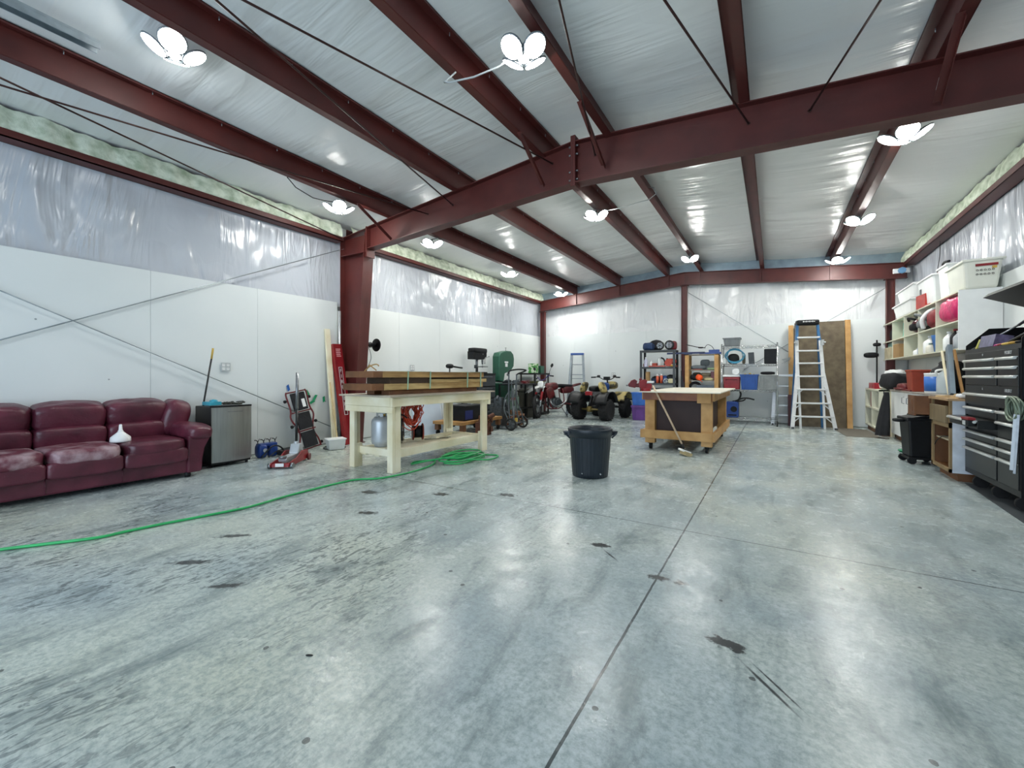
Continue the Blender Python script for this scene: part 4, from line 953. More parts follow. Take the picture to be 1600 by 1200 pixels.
b = MB(); b.bb(-.5,.6,-.12,.12,.28,.36); b.blob((.05,0,.45),(.5,.32,.34),.5,noise=.05); b.tube([(-.5,.1,.3),(-.2,.1,.6),(.5,.1,.62)],.018,8); b.tube([(-.5,-.1,.3),(-.2,-.1,.6),(.5,-.1,.62)],.018,8)
for s in (1,-1): b.tube([(.55,s*.15,.32),(.6,s*.33,.27)],.018,8); b.tube([(.5,s*.15,.6),(.58,s*.3,.3)],.03,8); b.tube([(-.4,s*.08,.62),(-.52,s*.12,.34)],.035,8)
b.build('chassis', blk_met, Q)
b = MB(); b.cyl((.6,-.35,.28),(.6,.35,.28),.02,seg=10); b.build('front_axle', blk_met, Q)
for s in (1,-1):
    def fen(u, v, s=s, x0=-.55, R=.36):
        a = PI*(.08+.84*u); return (x0+R*1.05*math.cos(a), s*(.20+.36*v), .36+R*.95*math.sin(a)+.05*v*math.sin(a))
    b = MB(); b.surf(fen, 16, 4); b.build('rear_fender', blk, Q, solid=.012)
    b = MB(); b.blob((-.5,s*.27,.86),(.34,.11,.30),.7,(s*.35,0,0)); b.build('rear_cowl', camo, Q)
    b = MB(); b.surf(lambda u,v: (.62+.36*math.cos(PI*(.1+.8*u)), s*(.16+.36*v), .36+.36*math.sin(PI*(.1+.8*u))), 14, 4); b.build('front_fender', camo if s<0 else blk, Q, solid=.012)
b = MB(); b.blob((-.25,0,.82),(.7,.28,.16),.55); b.build('seat', blk, Q)
b = MB(); b.blob((.25,.06,.86),(.36,.26,.24),.6); b.build('fuel_tank', bluep, Q)
b = MB(); b.blob((.5,-.06,.9),(.3,.34,.22),.7); b.build('front_cowl', camo, Q)
b = MB(); b.bb(-.85,-.8,-.13,.06,.66,.76); b.build('tail_light', redp, Q, bev=.01)
b = MB(); b.tube(cat_rom([(.22,.40,1.12),(.3,.25,1.13),(.34,.1,1.06),(.34,-.1,1.06),(.3,-.25,1.13),(.22,-.40,1.12)],5),.012,8); b.tube([(.42,0,.8),(.34,0,1.06)],.02,8); b.box((.32,0,1.1),(.1,.16,.08)); b.build('handlebar', blk_met, Q)
for s in (1,-1):
    b = MB(); b.tube([(.25,s*.30,1.125),(.21,s*.43,1.12)],.02,8); b.build('grip', blk, Q)
    b = MB(); b.tube([(.3,s*.28,1.12),(.36,s*.38,1.13)],.006,6); b.blob((.3,s*.24,1.15),(.08,.09,.07),.7); b.build('brake_lever', blk_met, Q)
b = MB(); b.cyl((-.75,-.2,.5),(-.4,-.22,.5),.06,seg=16); b.build('muffler', steel, Q)
# far stepladder with blue top
def stepladder(name, label, loc, rz, H, w0, w1, dep, m, topm, steps, stepm=None, tread=.08):
    t = thing(name, label, 'ladder', loc, rz)
    for s in (1,-1):
        b = MB(); b.beam((0,s*w1/2,H),(dep*.5,s*w0/2,0),.03,.07,(0,1,0)); b.build('front_rail', m, t)
        b = MB(); b.beam((-.03,s*w1/2*.9,H*.97),(-dep*.5,s*w0/2*.92,0),.022,.03,(0,1,0)); b.build('rear_rail', m, t)
        b = MB(); b.box((dep*.5,s*w0/2,.015),(.09,.04,.03)); b.build('foot', blk, t)
    for k in range(1, steps+1):
        z = H*k/(steps+1); f = 1-z/H; w = w1+(w0-w1)*f; x = dep*.5*f
        b = MB(); b.box((x,0,z),(tread,w,.025)); b.build('step', stepm or m, t)
        if k < 3:
            b = MB()
            for s in (1,-1): b.beam((x,s*(w/2-.01),z-.17),(x,s*(w/2-.13),z-.01),.015,.015)
            b.build('step_brace', m, t)
    for k in (1,3):
        z = H*k/5; f = 1-z/H; b = MB(); b.beam((-dep*.5*f-.02,-(w1+(w0-w1)*f)/2*.9,z),(-dep*.5*f-.02,(w1+(w0-w1)*f)/2*.9,z),.02,.02); b.build('rear_bar', m, t)
    b = MB(); b.box((-.01,0,H+.02),(.16,w1+.05,.06)); b.build('ladder_cap', topm, t, bev=.01)
    return t
stepladder('step_ladder', 'grey aluminium stepladder with a blue top behind the quad bike', (-5.02,11.75,0), math.radians(-75), 1.8, .55, .34, .5, mat('dull_aluminium','#8d959a',.45,.5,.08,9), bluep, 5)
# stacked totes left of dark shelf
def tote(label, loc, d, m, rz=0, lid=None, grp=None, name='storage_tote'):
    t = thing(name, label, 'storage tote', loc, rz, grp)
    b = MB(); b.box((0,0,d[2]/2),d,taper=.86)
    for y in (-.3,.3): b.box((y*d[0],-d[1]*.475,d[2]*.52),(.025,.03,d[2]*.8))
    b.build('tote_body', m, t, bev=.006)
    b = MB(); b.box((0,0,d[2]-.015),(d[0]+.03,d[1]+.03,.03)); b.build('rim', m, t, bev=.006)
    if lid: b = MB(); b.box((0,0,d[2]+.012),(d[0]+.035,d[1]+.035,.03)); b.build('lid', lid, t, bev=.006)
    return t
tote('purple tote on the floor left of the dark shelf', (-2.98,11.2,0), (.42,.36,.36), purple, .1, lid=purple)
tote('blue tote stacked on the purple tote', (-2.98,11.2,.39), (.42,.36,.34), mat('sky_blue_plastic','#2a66b8',.4), .1)
# ------------------------------------------------------------------ dark shelf
SH = thing('shelf_unit', 'dark grey plastic shelf unit against the back wall, left of the column', 'shelf unit', (-2.59,11.53,0))
for z in (.08,.52,.97,1.40,1.84):
    b = MB(); b.bb(-.44,.44,-.22,.22,z-.045,z); b.build('shelf', dgrey, SH, bev=.006)
for x in (-.42,.42):
    for y in (-.2,.2): b = MB(); b.bb(x-.028,x+.028,y-.024,y+.024,0,1.84); b.build('post', dgrey if y<0 else blk, SH, bev=.004)
def simple(name, label, cat, loc, m, fn, rz=0, bev=0, rot=None, group=None):
    b = MB(); fn(b); return tag(b.build(name, m, loc=loc, rz=rz, bev=bev, rot=rot), label, cat, group)
navy = mat('navy_fabric','#24395c',.8,0,.15,9,.3,30)
simple('duffel_bag','navy and black bag on top of the dark shelf','bag',(-2.85,11.5,1.84),navy,lambda b:(b.blob((0,0,.1),(.3,.3,.22),.7,noise=.06,seed=4)))
simple('backpack','black backpack bundle behind the navy bag on the dark shelf','bag',(-2.68,11.62,1.84),cloth,lambda b:(b.blob((0,0,.14),(.32,.2,.28),.7,noise=.08,seed=5)))
def cart_wheel(lb, loc, R):
    t = thing('spare_wheel', lb, 'wheel', loc, rz=0)
    b = MB(); b.torus((0,0,R),R*.78,R*.22,(.2,1,0),28,10); b.build('tyre', rubber, t)
    b = MB(); b.cyl((0,-.03,R),(0,.03,R),R*.2,seg=14)
    for k in range(6): a = PI*k/3; b.beam((0,-.02,R),(R*.7*math.cos(a),-.02,R+R*.7*math.sin(a)),.03,.02,(0,1,0))
    b.torus((0,-.01,R),R*.62,.015,(.2,1,0),24,6); b.build('rim', steel, t)
cart_wheel('left spare wheel with spoked rim on top of the dark shelf', (-2.53,11.38,1.84), .115)
cart_wheel('right and larger spare wheel on top of the dark shelf', (-2.3,11.40,1.84), .125)
simple('red_cushion','dark red rounded pad behind the larger spare wheel','pad',(-2.25,11.56,1.84),dred,lambda b:b.blob((0,0,.12),(.22,.14,.24),.6))
def bottle(label, loc, r, h, m, cap=white_pl, name='bottle'):
    t = thing(name, label, 'bottle', loc)
    b = MB(); b.lathe([(r*.95,0),(r,.01),(r,h*.6),(r*.85,h*.7),(r*.35,h*.85),(r*.35,h*.9)],seg=18); b.build('bottle_body', m, t)
    b = MB(); b.cyl((0,0,h*.9),(0,0,h),r*.42,seg=12); b.build('cap', cap, t)
    return t
bottle('white and violet bottle on the second shelf of the dark shelf unit', (-2.9,11.4,1.40), .045, .26, mat('lilac_bottle','#cfd0e6',.4))
bottle('small white bottle beside the violet one on the dark shelf', (-2.76,11.4,1.40), .035, .17, white_pl)
bottle('clear spray bottle in the middle of the dark shelf', (-2.56,11.42,1.40), .04, .28, clearpl)
simple('red_box','flat brown red box on the second shelf of the dark shelf','box',(-2.67,11.44,1.40),mat('brick_red','#9c3b25',.5),lambda b:b.box((0,0,.05),(.11,.16,.10)),bev=.004)
simple('red_tray','long flat pinkish red tray along the front of the dark shelf','tray',(-2.6,11.35,1.40),mat('salmon_red','#c25a4d',.5),lambda b:b.box((0,0,.015),(.42,.07,.028)),bev=.004)
simple('spring_clamp','black bent clamp standing on the dark shelf','clamp',(-2.42,11.45,1.40),blk,lambda b:(b.tube(cat_rom([(-.1,0,.24),(-.03,0,.2),(0,0,.1),(-.02,0,.02)],5),.02,8),b.tube(cat_rom([(.06,0,.22),(.03,0,.14),(-.02,0,.06)],5),.02,8)))
simple('circular_saw','red power saw lying on the right of the dark shelf second tier','power tool',(-2.27,11.45,1.40),mat('orange_red','#b63f26',.4),lambda b:(b.blob((0,0,.14),(.26,.16,.14),.6,noise=.05),b.cyl((-.05,-.09,.1),(-.05,-.07,.1),.09,seg=22),b.box((0,0,.02),(.28,.12,.02))))
simple('paper_roll','brown paper roll standing at the left of the third tier of the dark shelf','roll',(-2.86,11.45,.97),card,lambda b:b.cyl((0,0,0),(0,0,.3),.06,seg=20))
simple('white_tray','white shallow tray on the third tier of the dark shelf','tray',(-2.78,11.36,.97),white_pl,lambda b:b.box((0,0,.03),(.2,.08,.055)),bev=.005)
for i, (x, h, lb) in enumerate([(-2.60,.19,'left orange and white spray can on the third tier of the dark shelf'),(-2.50,.2,'right orange and white spray can on the third tier of the dark shelf')]):
    t = thing('spray_can', lb, 'spray can', (x,11.4,.97))
    b = MB(); b.cyl((0,0,0),(0,0,h),.035,seg=16); b.build('can', mat('orange_red2','#d2603f',.4), t); b = MB(); b.cyl((0,0,h),(0,0,h+.05),.028,.02,seg=14); b.build('cap', white_pl, t)
simple('wire_bundle','tangle of white and grey wire on the third tier of the dark shelf','wire',(-2.36,11.38,.97),lgrey,lambda b:[b.torus((random.uniform(-.05,.05),0,.06),random.uniform(.03,.07),.008,(random.uniform(-1,1),1,random.uniform(-1,1)),16,6) for _ in range(7)])
simple('tool_heap','dark heap of hand tools at the back of the third tier','tools',(-2.5,11.58,.97),blk_met,lambda b:(b.blob((-.15,0,.09),(.3,.14,.18),.7,noise=.12,seed=2),b.blob((.2,0,.11),(.22,.14,.22),.7,noise=.12,seed=6)))
simple('grey_crate','dark grey crate on the fourth tier of the dark shelf, behind the table','crate',(-2.58,11.5,.52),dgrey,lambda b:b.box((0,0,.16),(.7,.34,.32)),bev=.01)
simple('angle_bars','dark steel bars standing in the gap right of the dark shelf','bars',(-2.04,11.6,0),blk_met,lambda b:[b.beam((.02*k,0.02*k,0),(.03*k-.02,.1,1.3-.15*k),.02,.02) for k in range(3)])
# ------------------------------------------------------------------ wooden shelf
WS = thing('wooden_rack', 'home built honey pine shelf rack between the ridge column and the wire rack', 'shelf unit', (-1.52,11.5,0))
for x in (-.335,.335):
    for y in (-.2,.2): b = MB(); b.bb(x-.045,x+.045,y-.02,y+.02,0,1.70); b.build('post', pine3, WS, bev=.003)
for z in (.45,1.05,1.31,1.70):
    b = MB(); b.bb(-.38 if z==1.7 else -.3,.38 if z==1.7 else .3,-.22 if z==1.7 else -.18,.2,z-.02,z); b.build('shelf', mat('board_grey','#8d8577',.6), WS)
def cushion(b, c, d, seed): b.blob(c, d, .6, noise=.05, seed=seed)
simple('tractor_seat','grey cushion seat on the wooden rack, left of the top tier','seat',(-1.58,11.45,1.31),mat('slate_grey','#5c6468',.6),lambda b:(b.blob((-.03,0,.06),(.36,.26,.12),.7),b.blob((.12,.05,.16),(.22,.1,.2),.5,(.3,0,0))))
simple('grey_bin','grey plastic tub behind the seat on the wooden rack','tub',(-1.37,11.57,1.31),grey,lambda b:b.box((0,0,.11),(.26,.2,.22)),bev=.01)
simple('hard_hat','bright orange cap on the middle tier of the wooden rack','hat',(-1.58,11.38,1.05),mat('bright_orange','#ff5a1c',.45),lambda b:(b.blob((0,0,.07),(.17,.17,.15),.8,(0,.5,0)),b.cyl((0,0,.02),(.01,0,.03),.1,seg=20)))
simple('black_gloves','black gloves heaped left on the middle tier of the wooden rack','gloves',(-1.70,11.45,1.05),cloth,lambda b:b.blob((0,0,.08),(.2,.2,.15),.8,noise=.12))
simple('folded_camo','olive folded cloth on the middle tier of the wooden rack','cloth',(-1.43,11.45,1.05),mat('olive_drab','#6b6350',.8,0,.2,12),lambda b:(b.blob((0,0,.05),(.26,.2,.1),.5),b.blob((0,0,.14),(.24,.18,.1),.5)))
simple('maroon_box','dark red box at the right end of the wooden rack middle tier','box',(-1.27,11.48,1.05),dred,lambda b:b.box((0,0,.11),(.1,.2,.22)),bev=.004)
simple('red_rag','thin reddish rag lying under the grey seat','rag',(-1.62,11.36,1.31),mat('faded_red','#a2574d',.8),lambda b:b.blob((0,0,.012),(.24,.08,.022),.6))
simple('grey_toolbox','blue grey toolbox on the low tier of the wooden rack','tool box',(-1.42,11.45,.45),mat('blue_grey','#56616c',.5),lambda b:(b.box((0,0,.24),(.44,.28,.48)),b.box((0,-.145,.42),(.03,.02,.03))),bev=.01)
simple('tyre_tube','black rubber tyre lying left on the low tier of the wooden rack','tyre',(-1.74,11.42,.45),rubber,lambda b:b.torus((0.06,0,.42),.12,.035,(0,1,0),24,8))
T = thing('air_gun_kit', 'blue jack tools and black lever arm on top of the wooden rack', 'tool', (-1.45,11.45,1.70))
b = MB(); b.bb(-.1,.36,-.05,.06,0,.05); b.bb(.08,.32,-.04,.05,.05,.11); b.cyl((-.5,.02,.03),(.0,.02,.03),.03,seg=12); b.build('jack_body', bluem, T, bev=.006)
b = MB(); b.tube([(-.45,0,.26),(-.2,0,.19),(.0,0,.16)],.01,6); b.blob((-.1,0,.17),(.14,.04,.04)); b.tube(cat_rom([(-.02,0,.16),(.05,0,.24),(.15,0,.19),(.2,0,.1)],5),.007,6); b.build('lever_arm', blk, T)
b = MB(); b.bb(-.3,-.14,-.06,.02,.0,.04); b.build('silver_jaw', silver, T)
simple('steel_bar','long dark blue bar resting on top of the shelves across the column','bar',(-1.9,11.36,1.71),mat('navy_paint','#1b2750',.4),lambda b:b.box((0,0,.03),(.9,.03,.045)))
# ------------------------------------------------------------------ chrome wire rack
WR = thing('wire_rack', 'chrome wire shelving rack on casters against the back wall', 'wire rack', (-.5,11.55,0))
for z in (.16,.83,1.44,1.87):
    b = MB()
    for y in (-.22,.22):
        b.tube([(-.57,y,z),(.57,y,z)],.006,6); b.tube([(-.57,y,z-.04),(.57,y,z-.04)],.005,6)
        n = 24; b.tube([(-.57+1.14*k/n,y,z-(.04 if k%2 else 0)) for k in range(n+1)],.004,5)
    for x in (-.57,.57): b.tube([(x,-.22,z),(x,.22,z)],.006,6); b.tube([(x,-.22,z-.04),(x,.22,z-.04)],.005,6)
    for k in range(14): b.tube([(-.54+1.08*k/13,-.22,z+.003),(-.54+1.08*k/13,.22,z+.003)],.003,5)
    b.build('wire_shelf', chrome, WR)
for x in (-.57,.57):
    for y in (-.22,.22):
        b = MB(); b.cyl((x,y,.1),(x,y,1.93),.0145,seg=12)
        for k in range(18): b.torus((x,y,.18+k*.1),.0145,.002,(0,0,1),10,5)
        b.build('post', chrome, WR)
        b = MB(); b.cyl((x,y,.06),(x,y,.12),.012,seg=8); b.cyl((x-.014,y-.02,.055),(x+.014,y-.02,.055),.055,seg=20); q = b.build('caster', rubber, WR)
        b = MB(); b.cyl((x-.016,y-.02,.055),(x+.016,y-.02,.055),.03,seg=14); b.build('hub', lgrey, q)
T = tote('grey ribbed crate on the top left of the wire rack', (-.86,11.5,1.88), (.36,.34,.2), grey, name='ribbed_crate')
T['category'] = 'crate'
b = MB()
for k in range(5): b.tube([(.19*math.cos(a)*(1+.08*math.sin(a*3+k))+.02*math.sin(k), .02*math.sin(2*a+k)+(k-2)*.022, .18+.16*math.sin(a)+.01*k) for a in [2*PI*i/30 for i in range(30)]],.0085,6,closed=True)
tag(b.build('air_hose', mat('teal_blue_hose','#3f8fae',.35), loc=(-.80,11.47,1.446)), 'coiled blue air hose on the second shelf of the wire rack', 'hose')
simple('dark_case','round dark case inside the coil of blue hose','case',(-.84,11.62,1.446),blk,lambda b:b.blob((0,0,.13),(.26,.12,.26),.8))
simple('speaker_box','tall dark speaker shaped box in the middle of the second shelf','box',(-.45,11.47,1.446),dgrey,lambda b:(b.box((0,0,.135),(.12,.14,.27),(0,-.06,0)),b.box((.0,-.072,.13),(.05,.005,.12))),bev=.01)
simple('black_block','large black box at the right end of the second shelf of the wire rack','box',(-.06,11.45,1.446),blk,lambda b:b.box((0,0,.17),(.26,.2,.34)),bev=.015)
T = thing('cooler', 'red picnic cooler with a white lid on the wire rack', 'cooler', (-.86,11.48,.836))
b = MB(); b.box((0,0,.15),(.36,.26,.30),taper=.92); b.build('cooler_body', redp, T, bev=.015)
b = MB(); b.box((0,0,.325),(.38,.28,.05)); b.build('lid', white_pl, T, bev=.012)
b = MB(); b.tube([(-.12,-.135,.22),(-.12,-.16,.24),(.12,-.16,.24),(.12,-.135,.22)],.01,6); b.build('handle', dred, T)
simple('paper_towel_roll','white paper towel roll lying on the red cooler','paper roll',(-.77,11.42,1.188),white_pl,lambda b:(b.cyl((0,-.1,.075),(0,.12,.075),.075,seg=24),b.torus((0,-.1,.075),.02,.006,(0,1,0),14,5)))
tote('blue tote in the middle of the wire rack', (-.49,11.46,.836), (.37,.34,.36), bluep)
tote('grey tote at the right of the wire rack', (-.10,11.46,.836), (.36,.34,.35), mat('warm_grey','#8b8f8f',.5))
simple('folded_blanket','black folded cloth lying on the grey tote','cloth',(-.12,11.44,1.19),cloth,lambda b:b.blob((0,0,.035),(.28,.2,.07),.6,noise=.06))
simple('yellow_bits','yellow and green oddments peeping out of the blue tote','oddments',(-.5,11.46,1.165),yellow,lambda b:(b.blob((-.08,0,.02),(.07,.07,.06)),b.blob((.02,.03,.03),(.06,.08,.07)),b.blob((.1,0,.02),(.05,.05,.05))))
T = thing('shop_vacuum', 'bright blue compressor box with a black hose on the bottom shelf of the wire rack', 'compressor', (-.84,11.45,.165))
b = MB(); b.box((0,0,.19),(.26,.28,.38)); b.build('housing', bluem, T, bev=.02)
b = MB(); b.cyl((.03,-.145,.2),(.03,-.155,.2),.07,seg=20); b.box((.0,-.145,.06),(.18,.01,.03)); b.build('control_panel', blk, T)
b = MB(); b.box((-.15,-.02,.28),(.06,.2,.14)); b.build('white_tag', white_pl, T)
b = MB(); b.tube(cat_rom([(.0,-.05,.38),(.12,-.05,.42),(.17,0,.55),(.12,0,.64),(-.05,0,.63)],6),.02,8); b.tube(cat_rom([(.05,-.1,.38),(.2,-.16,.46),(.34,-.2,.47),(.46,-.2,.44)],6),.018,8); b.tube(cat_rom([(.1,-.14,.39),(.22,-.2,.41),(.28,-.2,.45)],5),.016,8); b.build('hose', blk, T)
stepladder('step_stool_ladder', 'small silver stepladder folded behind the right end of the wire rack', (.2,11.95,0), math.radians(-88), 1.15, .46, .34, .3, alu, alu, 4)
# ------------------------------------------------------------------ leaning sheets, big ladder
def leanX(name, label, cat, x0, x1, zt, y0, y1, th, m, z0=0, bev=.003):
    b = MB(); f = lambda z: y0+(y1-y0)*z/zt
    b.prism([(f(z0),z0),(f(z0)+th,z0),(f(zt)+th,zt),(f(zt),zt)],'x',x0,x1)
    return tag(b.build(name, m, bev=bev), label, cat)
ply = mat('brown_particle_board','#6e624b',.65,0,.15,7,.15,60,col2='#4c402f',thr=(.3,.75))
leanX('particle_board', 'tall dark brown particle board sheet leaning on the back wall behind the ladder', 'board', .42, 1.36, 2.42, 11.72, 12.08, .02, ply)
leanX('particle_board', 'second dark sheet just behind the brown board, showing at its left edge', 'board', .44, 1.3, 2.40, 11.76, 12.11, .018, mat('dark_sheet','#2e2722',.6))
leanX('timber_post', 'honey coloured timber post leaning at the right edge of the brown boards', 'timber', 1.37, 1.47, 2.43, 11.70, 12.06, .09, pine3)
leanX('timber_post', 'honey coloured timber post leaning at the left edge of the brown boards', 'timber', .30, .40, 2.37, 11.74, 12.05, .09, pine3, z0=.7)
leanX('maroon_board', 'dark maroon board standing under the left timber post', 'board', .28, .43, .72, 11.66, 11.74, .02, mat('maroon_paint','#47171b',.5))
LD = thing('articulating_ladder', 'tall white aluminium articulating ladder with blue top standing before the brown boards', 'ladder', (.72,11.22,0), math.radians(14))
bluer = mat('ladder_blue','#356c9c',.4,0,.1,8)
for s in (1,-1):
    b = MB(); b.beam((s*.40,-.06,0),(s*.245,.16,1.22),.07,.03,(0,1,0)); b.beam((s*.245,.16,1.22),(s*.225,.26,1.95),.065,.03,(0,1,0)); b.build('outer_rail', ladder_white, LD)
    b = MB(); b.beam((s*.225,.27,1.9),(s*.19,.33,2.33),.05,.03,(0,1,0)); b.build('upper_rail', bluer, LD)
    b = MB(); b.beam((s*.225,.0,0),(s*.225,.24,1.85),.04,.028,(0,1,0)); b.build('inner_rail', ladder_white, LD)
    b = MB(); b.beam((s*.3,.34,0),(s*.2,.32,2.3),.05,.03,(0,1,0)); b.build('rear_rail', bluer, LD)
    b = MB(); b.box((s*.40,-.06,.02),(.05,.09,.04)); b.build('foot', dgrey, LD)
    b = MB(); b.box((s*.245,.2,1.9),(.05,.06,.12)); b.cyl((s*.25,.18,1.9),(s*.30,.17,1.9),.018,seg=10); b.build('lock_tab', lgrey, LD)
for k, z in enumerate((.27,.56,.86,1.15,1.44,1.72,2.02)):
    w = .40-(.155*z/1.22) if z < 1.22 else .24
    if z > 1.9: w = .215
    y = -.06+.18*z if z < 1.22 else .16+.14*(z-1.22)
    b = MB(); b.box((0,y-.01,z),(2*w,.06,.035)); b.build('rung', ladder_white, LD, bev=.006)
for z in (.27,.56,.86):
    w = .40-(.155*z/1.22); y = -.06+.18*z
    b = MB()
    for s in (1,-1): b.beam((s*(w+.02),y,z-.15),(s*(w-.13),y,z-.01),.018,.018)
    b.build('rung_brace', ladder_white, LD)
b = MB(); b.bb(-.215,.215,.24,.42,2.3,2.42); b.build('top_cap', blk, LD, bev=.03)
b = MB()
for k in range(8): b.box((-.1+.03*k,.237,2.375),(.018,.004,.016 if k%2 else .026))
b.build('lettering', white_pl, LD)
simple('floor_mat','flat dark grey mat on the floor before the low cubbies','mat',(0,0,0),mat('mat_grey','#6f6a60',.85,0,.1,8),lambda b:b.prism([(1.12,11.3),(1.18,10.2),(1.69,10.2),(1.69,11.6),(1.5,11.68),(1.12,11.68)],'z',.0,.008))
# ------------------------------------------------------------------ mobile work table
MT = thing('mobile_work_table', 'large rolling timber work table with dark brown panels and a white top', 'work table', (-1.265,7.88,0))
wt = mat('worn_white_top','#e0dccb',.5,0,.04,4)
b = MB(); b.bb(-.53,.62,-1.25,1.5,.90,.915); b.build('table_top', wt, MT)
b = MB(); b.bb(-.40,.36,-.98,1.0,.24,.80); b.build('cabinet_panel', darkpanel, MT)
for x, s in ((-.40,-1),(.42,1)):
    for y, t in ((-1.03,-1),(1.05,1)):
        b = MB(); b.bb(x-.075,x+.075,y-.06,y+.06,.10,.90); b.build('leg', pine3, MT, bev=.004)
        b = MB(); b.cyl((x-.02,y,.042),(x+.02,y,.042),.042,seg=18); b.cyl((x,y,.06),(x,y,.10),.03,seg=10); b.box((x,y,.095),(.07,.07,.01)); b.build('caster', blk, MT)
for y, n in ((-1.11,'front'),(1.13,'back')):
    b = MB(); b.bb(-.54,.5,y-.02,y+.02,.18,.31); b.build('lower_rail', pine3, MT, bev=.003)
for x in (-.495,.515):
    b = MB(); b.bb(x-.02,x+.02,-1.12,1.35,.18,.31); b.build('lower_rail', pine3, MT, bev=.003)
    b = MB(); b.bb(x-.02,x+.02,-1.12,1.4,.78,.90); b.build('upper_rail', pine3, MT, bev=.003)
b = MB(); b.bb(-.5,.5,-1.13,-1.092,.78,.90); b.build('upper_rail', mat('red_brown_rail','#6b2f20',.5,0,.15,5,.1,30,col2='#8a5530'), MT, bev=.003)
b = MB(); b.bb(.30,.49,-1.16,-1.13,.75,.90); b.build('front_block', pine3, MT, bev=.003)
V_ = thing('bench_vise', 'red bench vise bolted to the near left corner of the rolling table', 'vise', (-1.72,6.75,.915), rz=.35)
b = MB(); b.cyl((0,0,0),(0,0,.05),.08,seg=20); b.bb(-.07,.09,-.05,.05,.04,.12); b.prism([(-.1,.05),(.0,.05),(.02,.17),(-.02,.19),(-.1,.16)],'y',-.055,.055); b.build('vise_body', redp, V_, bev=.01)
b = MB(); b.prism([(-.26,.07),(-.16,.05),(-.13,.16),(-.17,.19),(-.22,.17),(-.27,.11)],'y',-.05,.05); b.cyl((-.16,0,.09),(.0,0,.09),.03,seg=12); b.torus((-.13,0,.16),.06,.025,(0,1,0),20,8,0,PI); b.build('moving_jaw', dred, V_, bev=.008)
b = MB(); b.cyl((-.28,-.1,.09),(-.28,.1,.09),.007,seg=8); b.cyl((-.3,0,.09),(-.2,0,.09),.012,seg=8); b.build('screw_handle', steel, V_)
BR = thing('push_broom', 'long handled scraper brush leaning on the near corner of the rolling table', 'broom', (-1.10,6.50,0))
b = MB(); b.tube([(0,0,.09),(-.50,.22,1.0)],.0135,10); b.build('broom_handle', mat('pale_handle','#c9b296',.5), BR)
b = MB(); b.tube([(0,0,.07),(-.035,.018,.16)],.02,10); b.build('socket', blk, BR)
b = MB(); b.box((.0,-.0,.065),(.13,.16,.03),(0,.35,.6)); b.build('broom_head', white_pl, BR, bev=.005)
b = MB()
b.box((.02,-.01,.03),(.12,.15,.055),(0,.35,.6)); b.build('bristles', mat('tan_bristle','#b8a67c',.9,0,.2,30,.6,90), BR)
# ------------------------------------------------------------------ right wall: upper cubbies
UC = thing('wall_cubbies', 'long cream wall shelf of ten cubbies mounted high on the right wall', 'cubby shelf', (2.05,10.0,1.5))
Y0, Y1 = -2.25, 2.25; D = .385
for z, n in ((0,'bottom_board'),(.37,'middle_board'),(.755,'top_board')):
    b = MB(); b.bb(0,D,Y0,Y1,z,z+.018); b.build(n, cream, UC)
for k in range(6):
    y = Y0+.9*k
    b = MB(); b.bb(-.001 if 0<k<5 else -.004,D+(.008 if not 0<k<5 else 0),y-(.009 if 0<k<5 else 0)+(.004 if k==5 else 0)-(.0 if k else .022),y+(.009 if 0<k<5 else 0)+(.022 if k==5 else -.004 if k==0 else 0),(-.004 if not 0<k<5 else 0),(.777 if not 0<k<5 else .773)); b.build('end_panel' if k in (0,5) else 'divider', white if k==0 else cream, UC)
b = MB(); b.bb(D,D+.006,Y0,Y1,0,.773); b.build('back_panel', mat('cubby_back','#8e9078',.6,0,.08,6), UC)
zb, zm, zt = 1.518, 1.888, 2.273
def cub(k, f=.5): return 12.25-.9*(k+f)
ring = lambda b, c, R, r, ax: b.torus(c, R, r, ax, 20, 6)
simple('sports_bag','black bag in the farthest upper cubby','bag',(2.25,cub(0),zm),cloth,lambda b:b.blob((0,0,.14),(.28,.6,.28),.6,noise=.05))
simple('puzzle_box','pale turquoise printed box in the second upper cubby','box',(2.24,cub(1,.45),zm),mat('turquoise_print','#bfe2d6',.5,0,.1,14,col2='#57b5a0',thr=(.5,.6)),lambda b:b.box((0,0,.16),(.12,.5,.32)),bev=.004)
def helmet(name, label, loc, m, m2, rz):
    t = thing(name, label, 'helmet', loc, rz)
    b = MB(); b.blob((0,0,.14),(.3,.26,.26),.85); b.build('shell', m, t)
    b = MB(); b.blob((-.1,0,.12),(.14,.22,.13),.6); b.build('visor', m2, t)
    b = MB(); b.tube(cat_rom([(-.15,-.1,.24),(-.2,0,.28),(-.15,.1,.24)],4),.02,8); b.build('peak', m2, t)
    return t
helmet('motocross_helmet','dark red and black helmet in the third upper cubby',(2.2,cub(2,.55),zm),mat('maroon_gloss','#5c1024',.3,0,.3,12),blk,.2)
helmet('motocross_helmet','grey trimmed dark helmet in the fourth upper cubby beside the divider',(2.18,cub(3,.15),zm),blk,grey,.1)
T = thing('sport_bag', 'red bag with a wide white band in the fourth upper cubby', 'bag', (2.2,cub(3,.75),zm), rz=.1)
b = MB(); b.blob((0,0,.15),(.34,.5,.30),.7,noise=.04,seed=3); b.build('bag_body', mat('deep_red_fabric','#7c1620',.6,0,.2,8), T)
b = MB(); b.tube(cat_rom([(-.16,.24,.02),(-.19,.2,.16),(-.12,.15,.28),(.0,.1,.33)],5),.03,8); b.build('strap', white_pl, T)
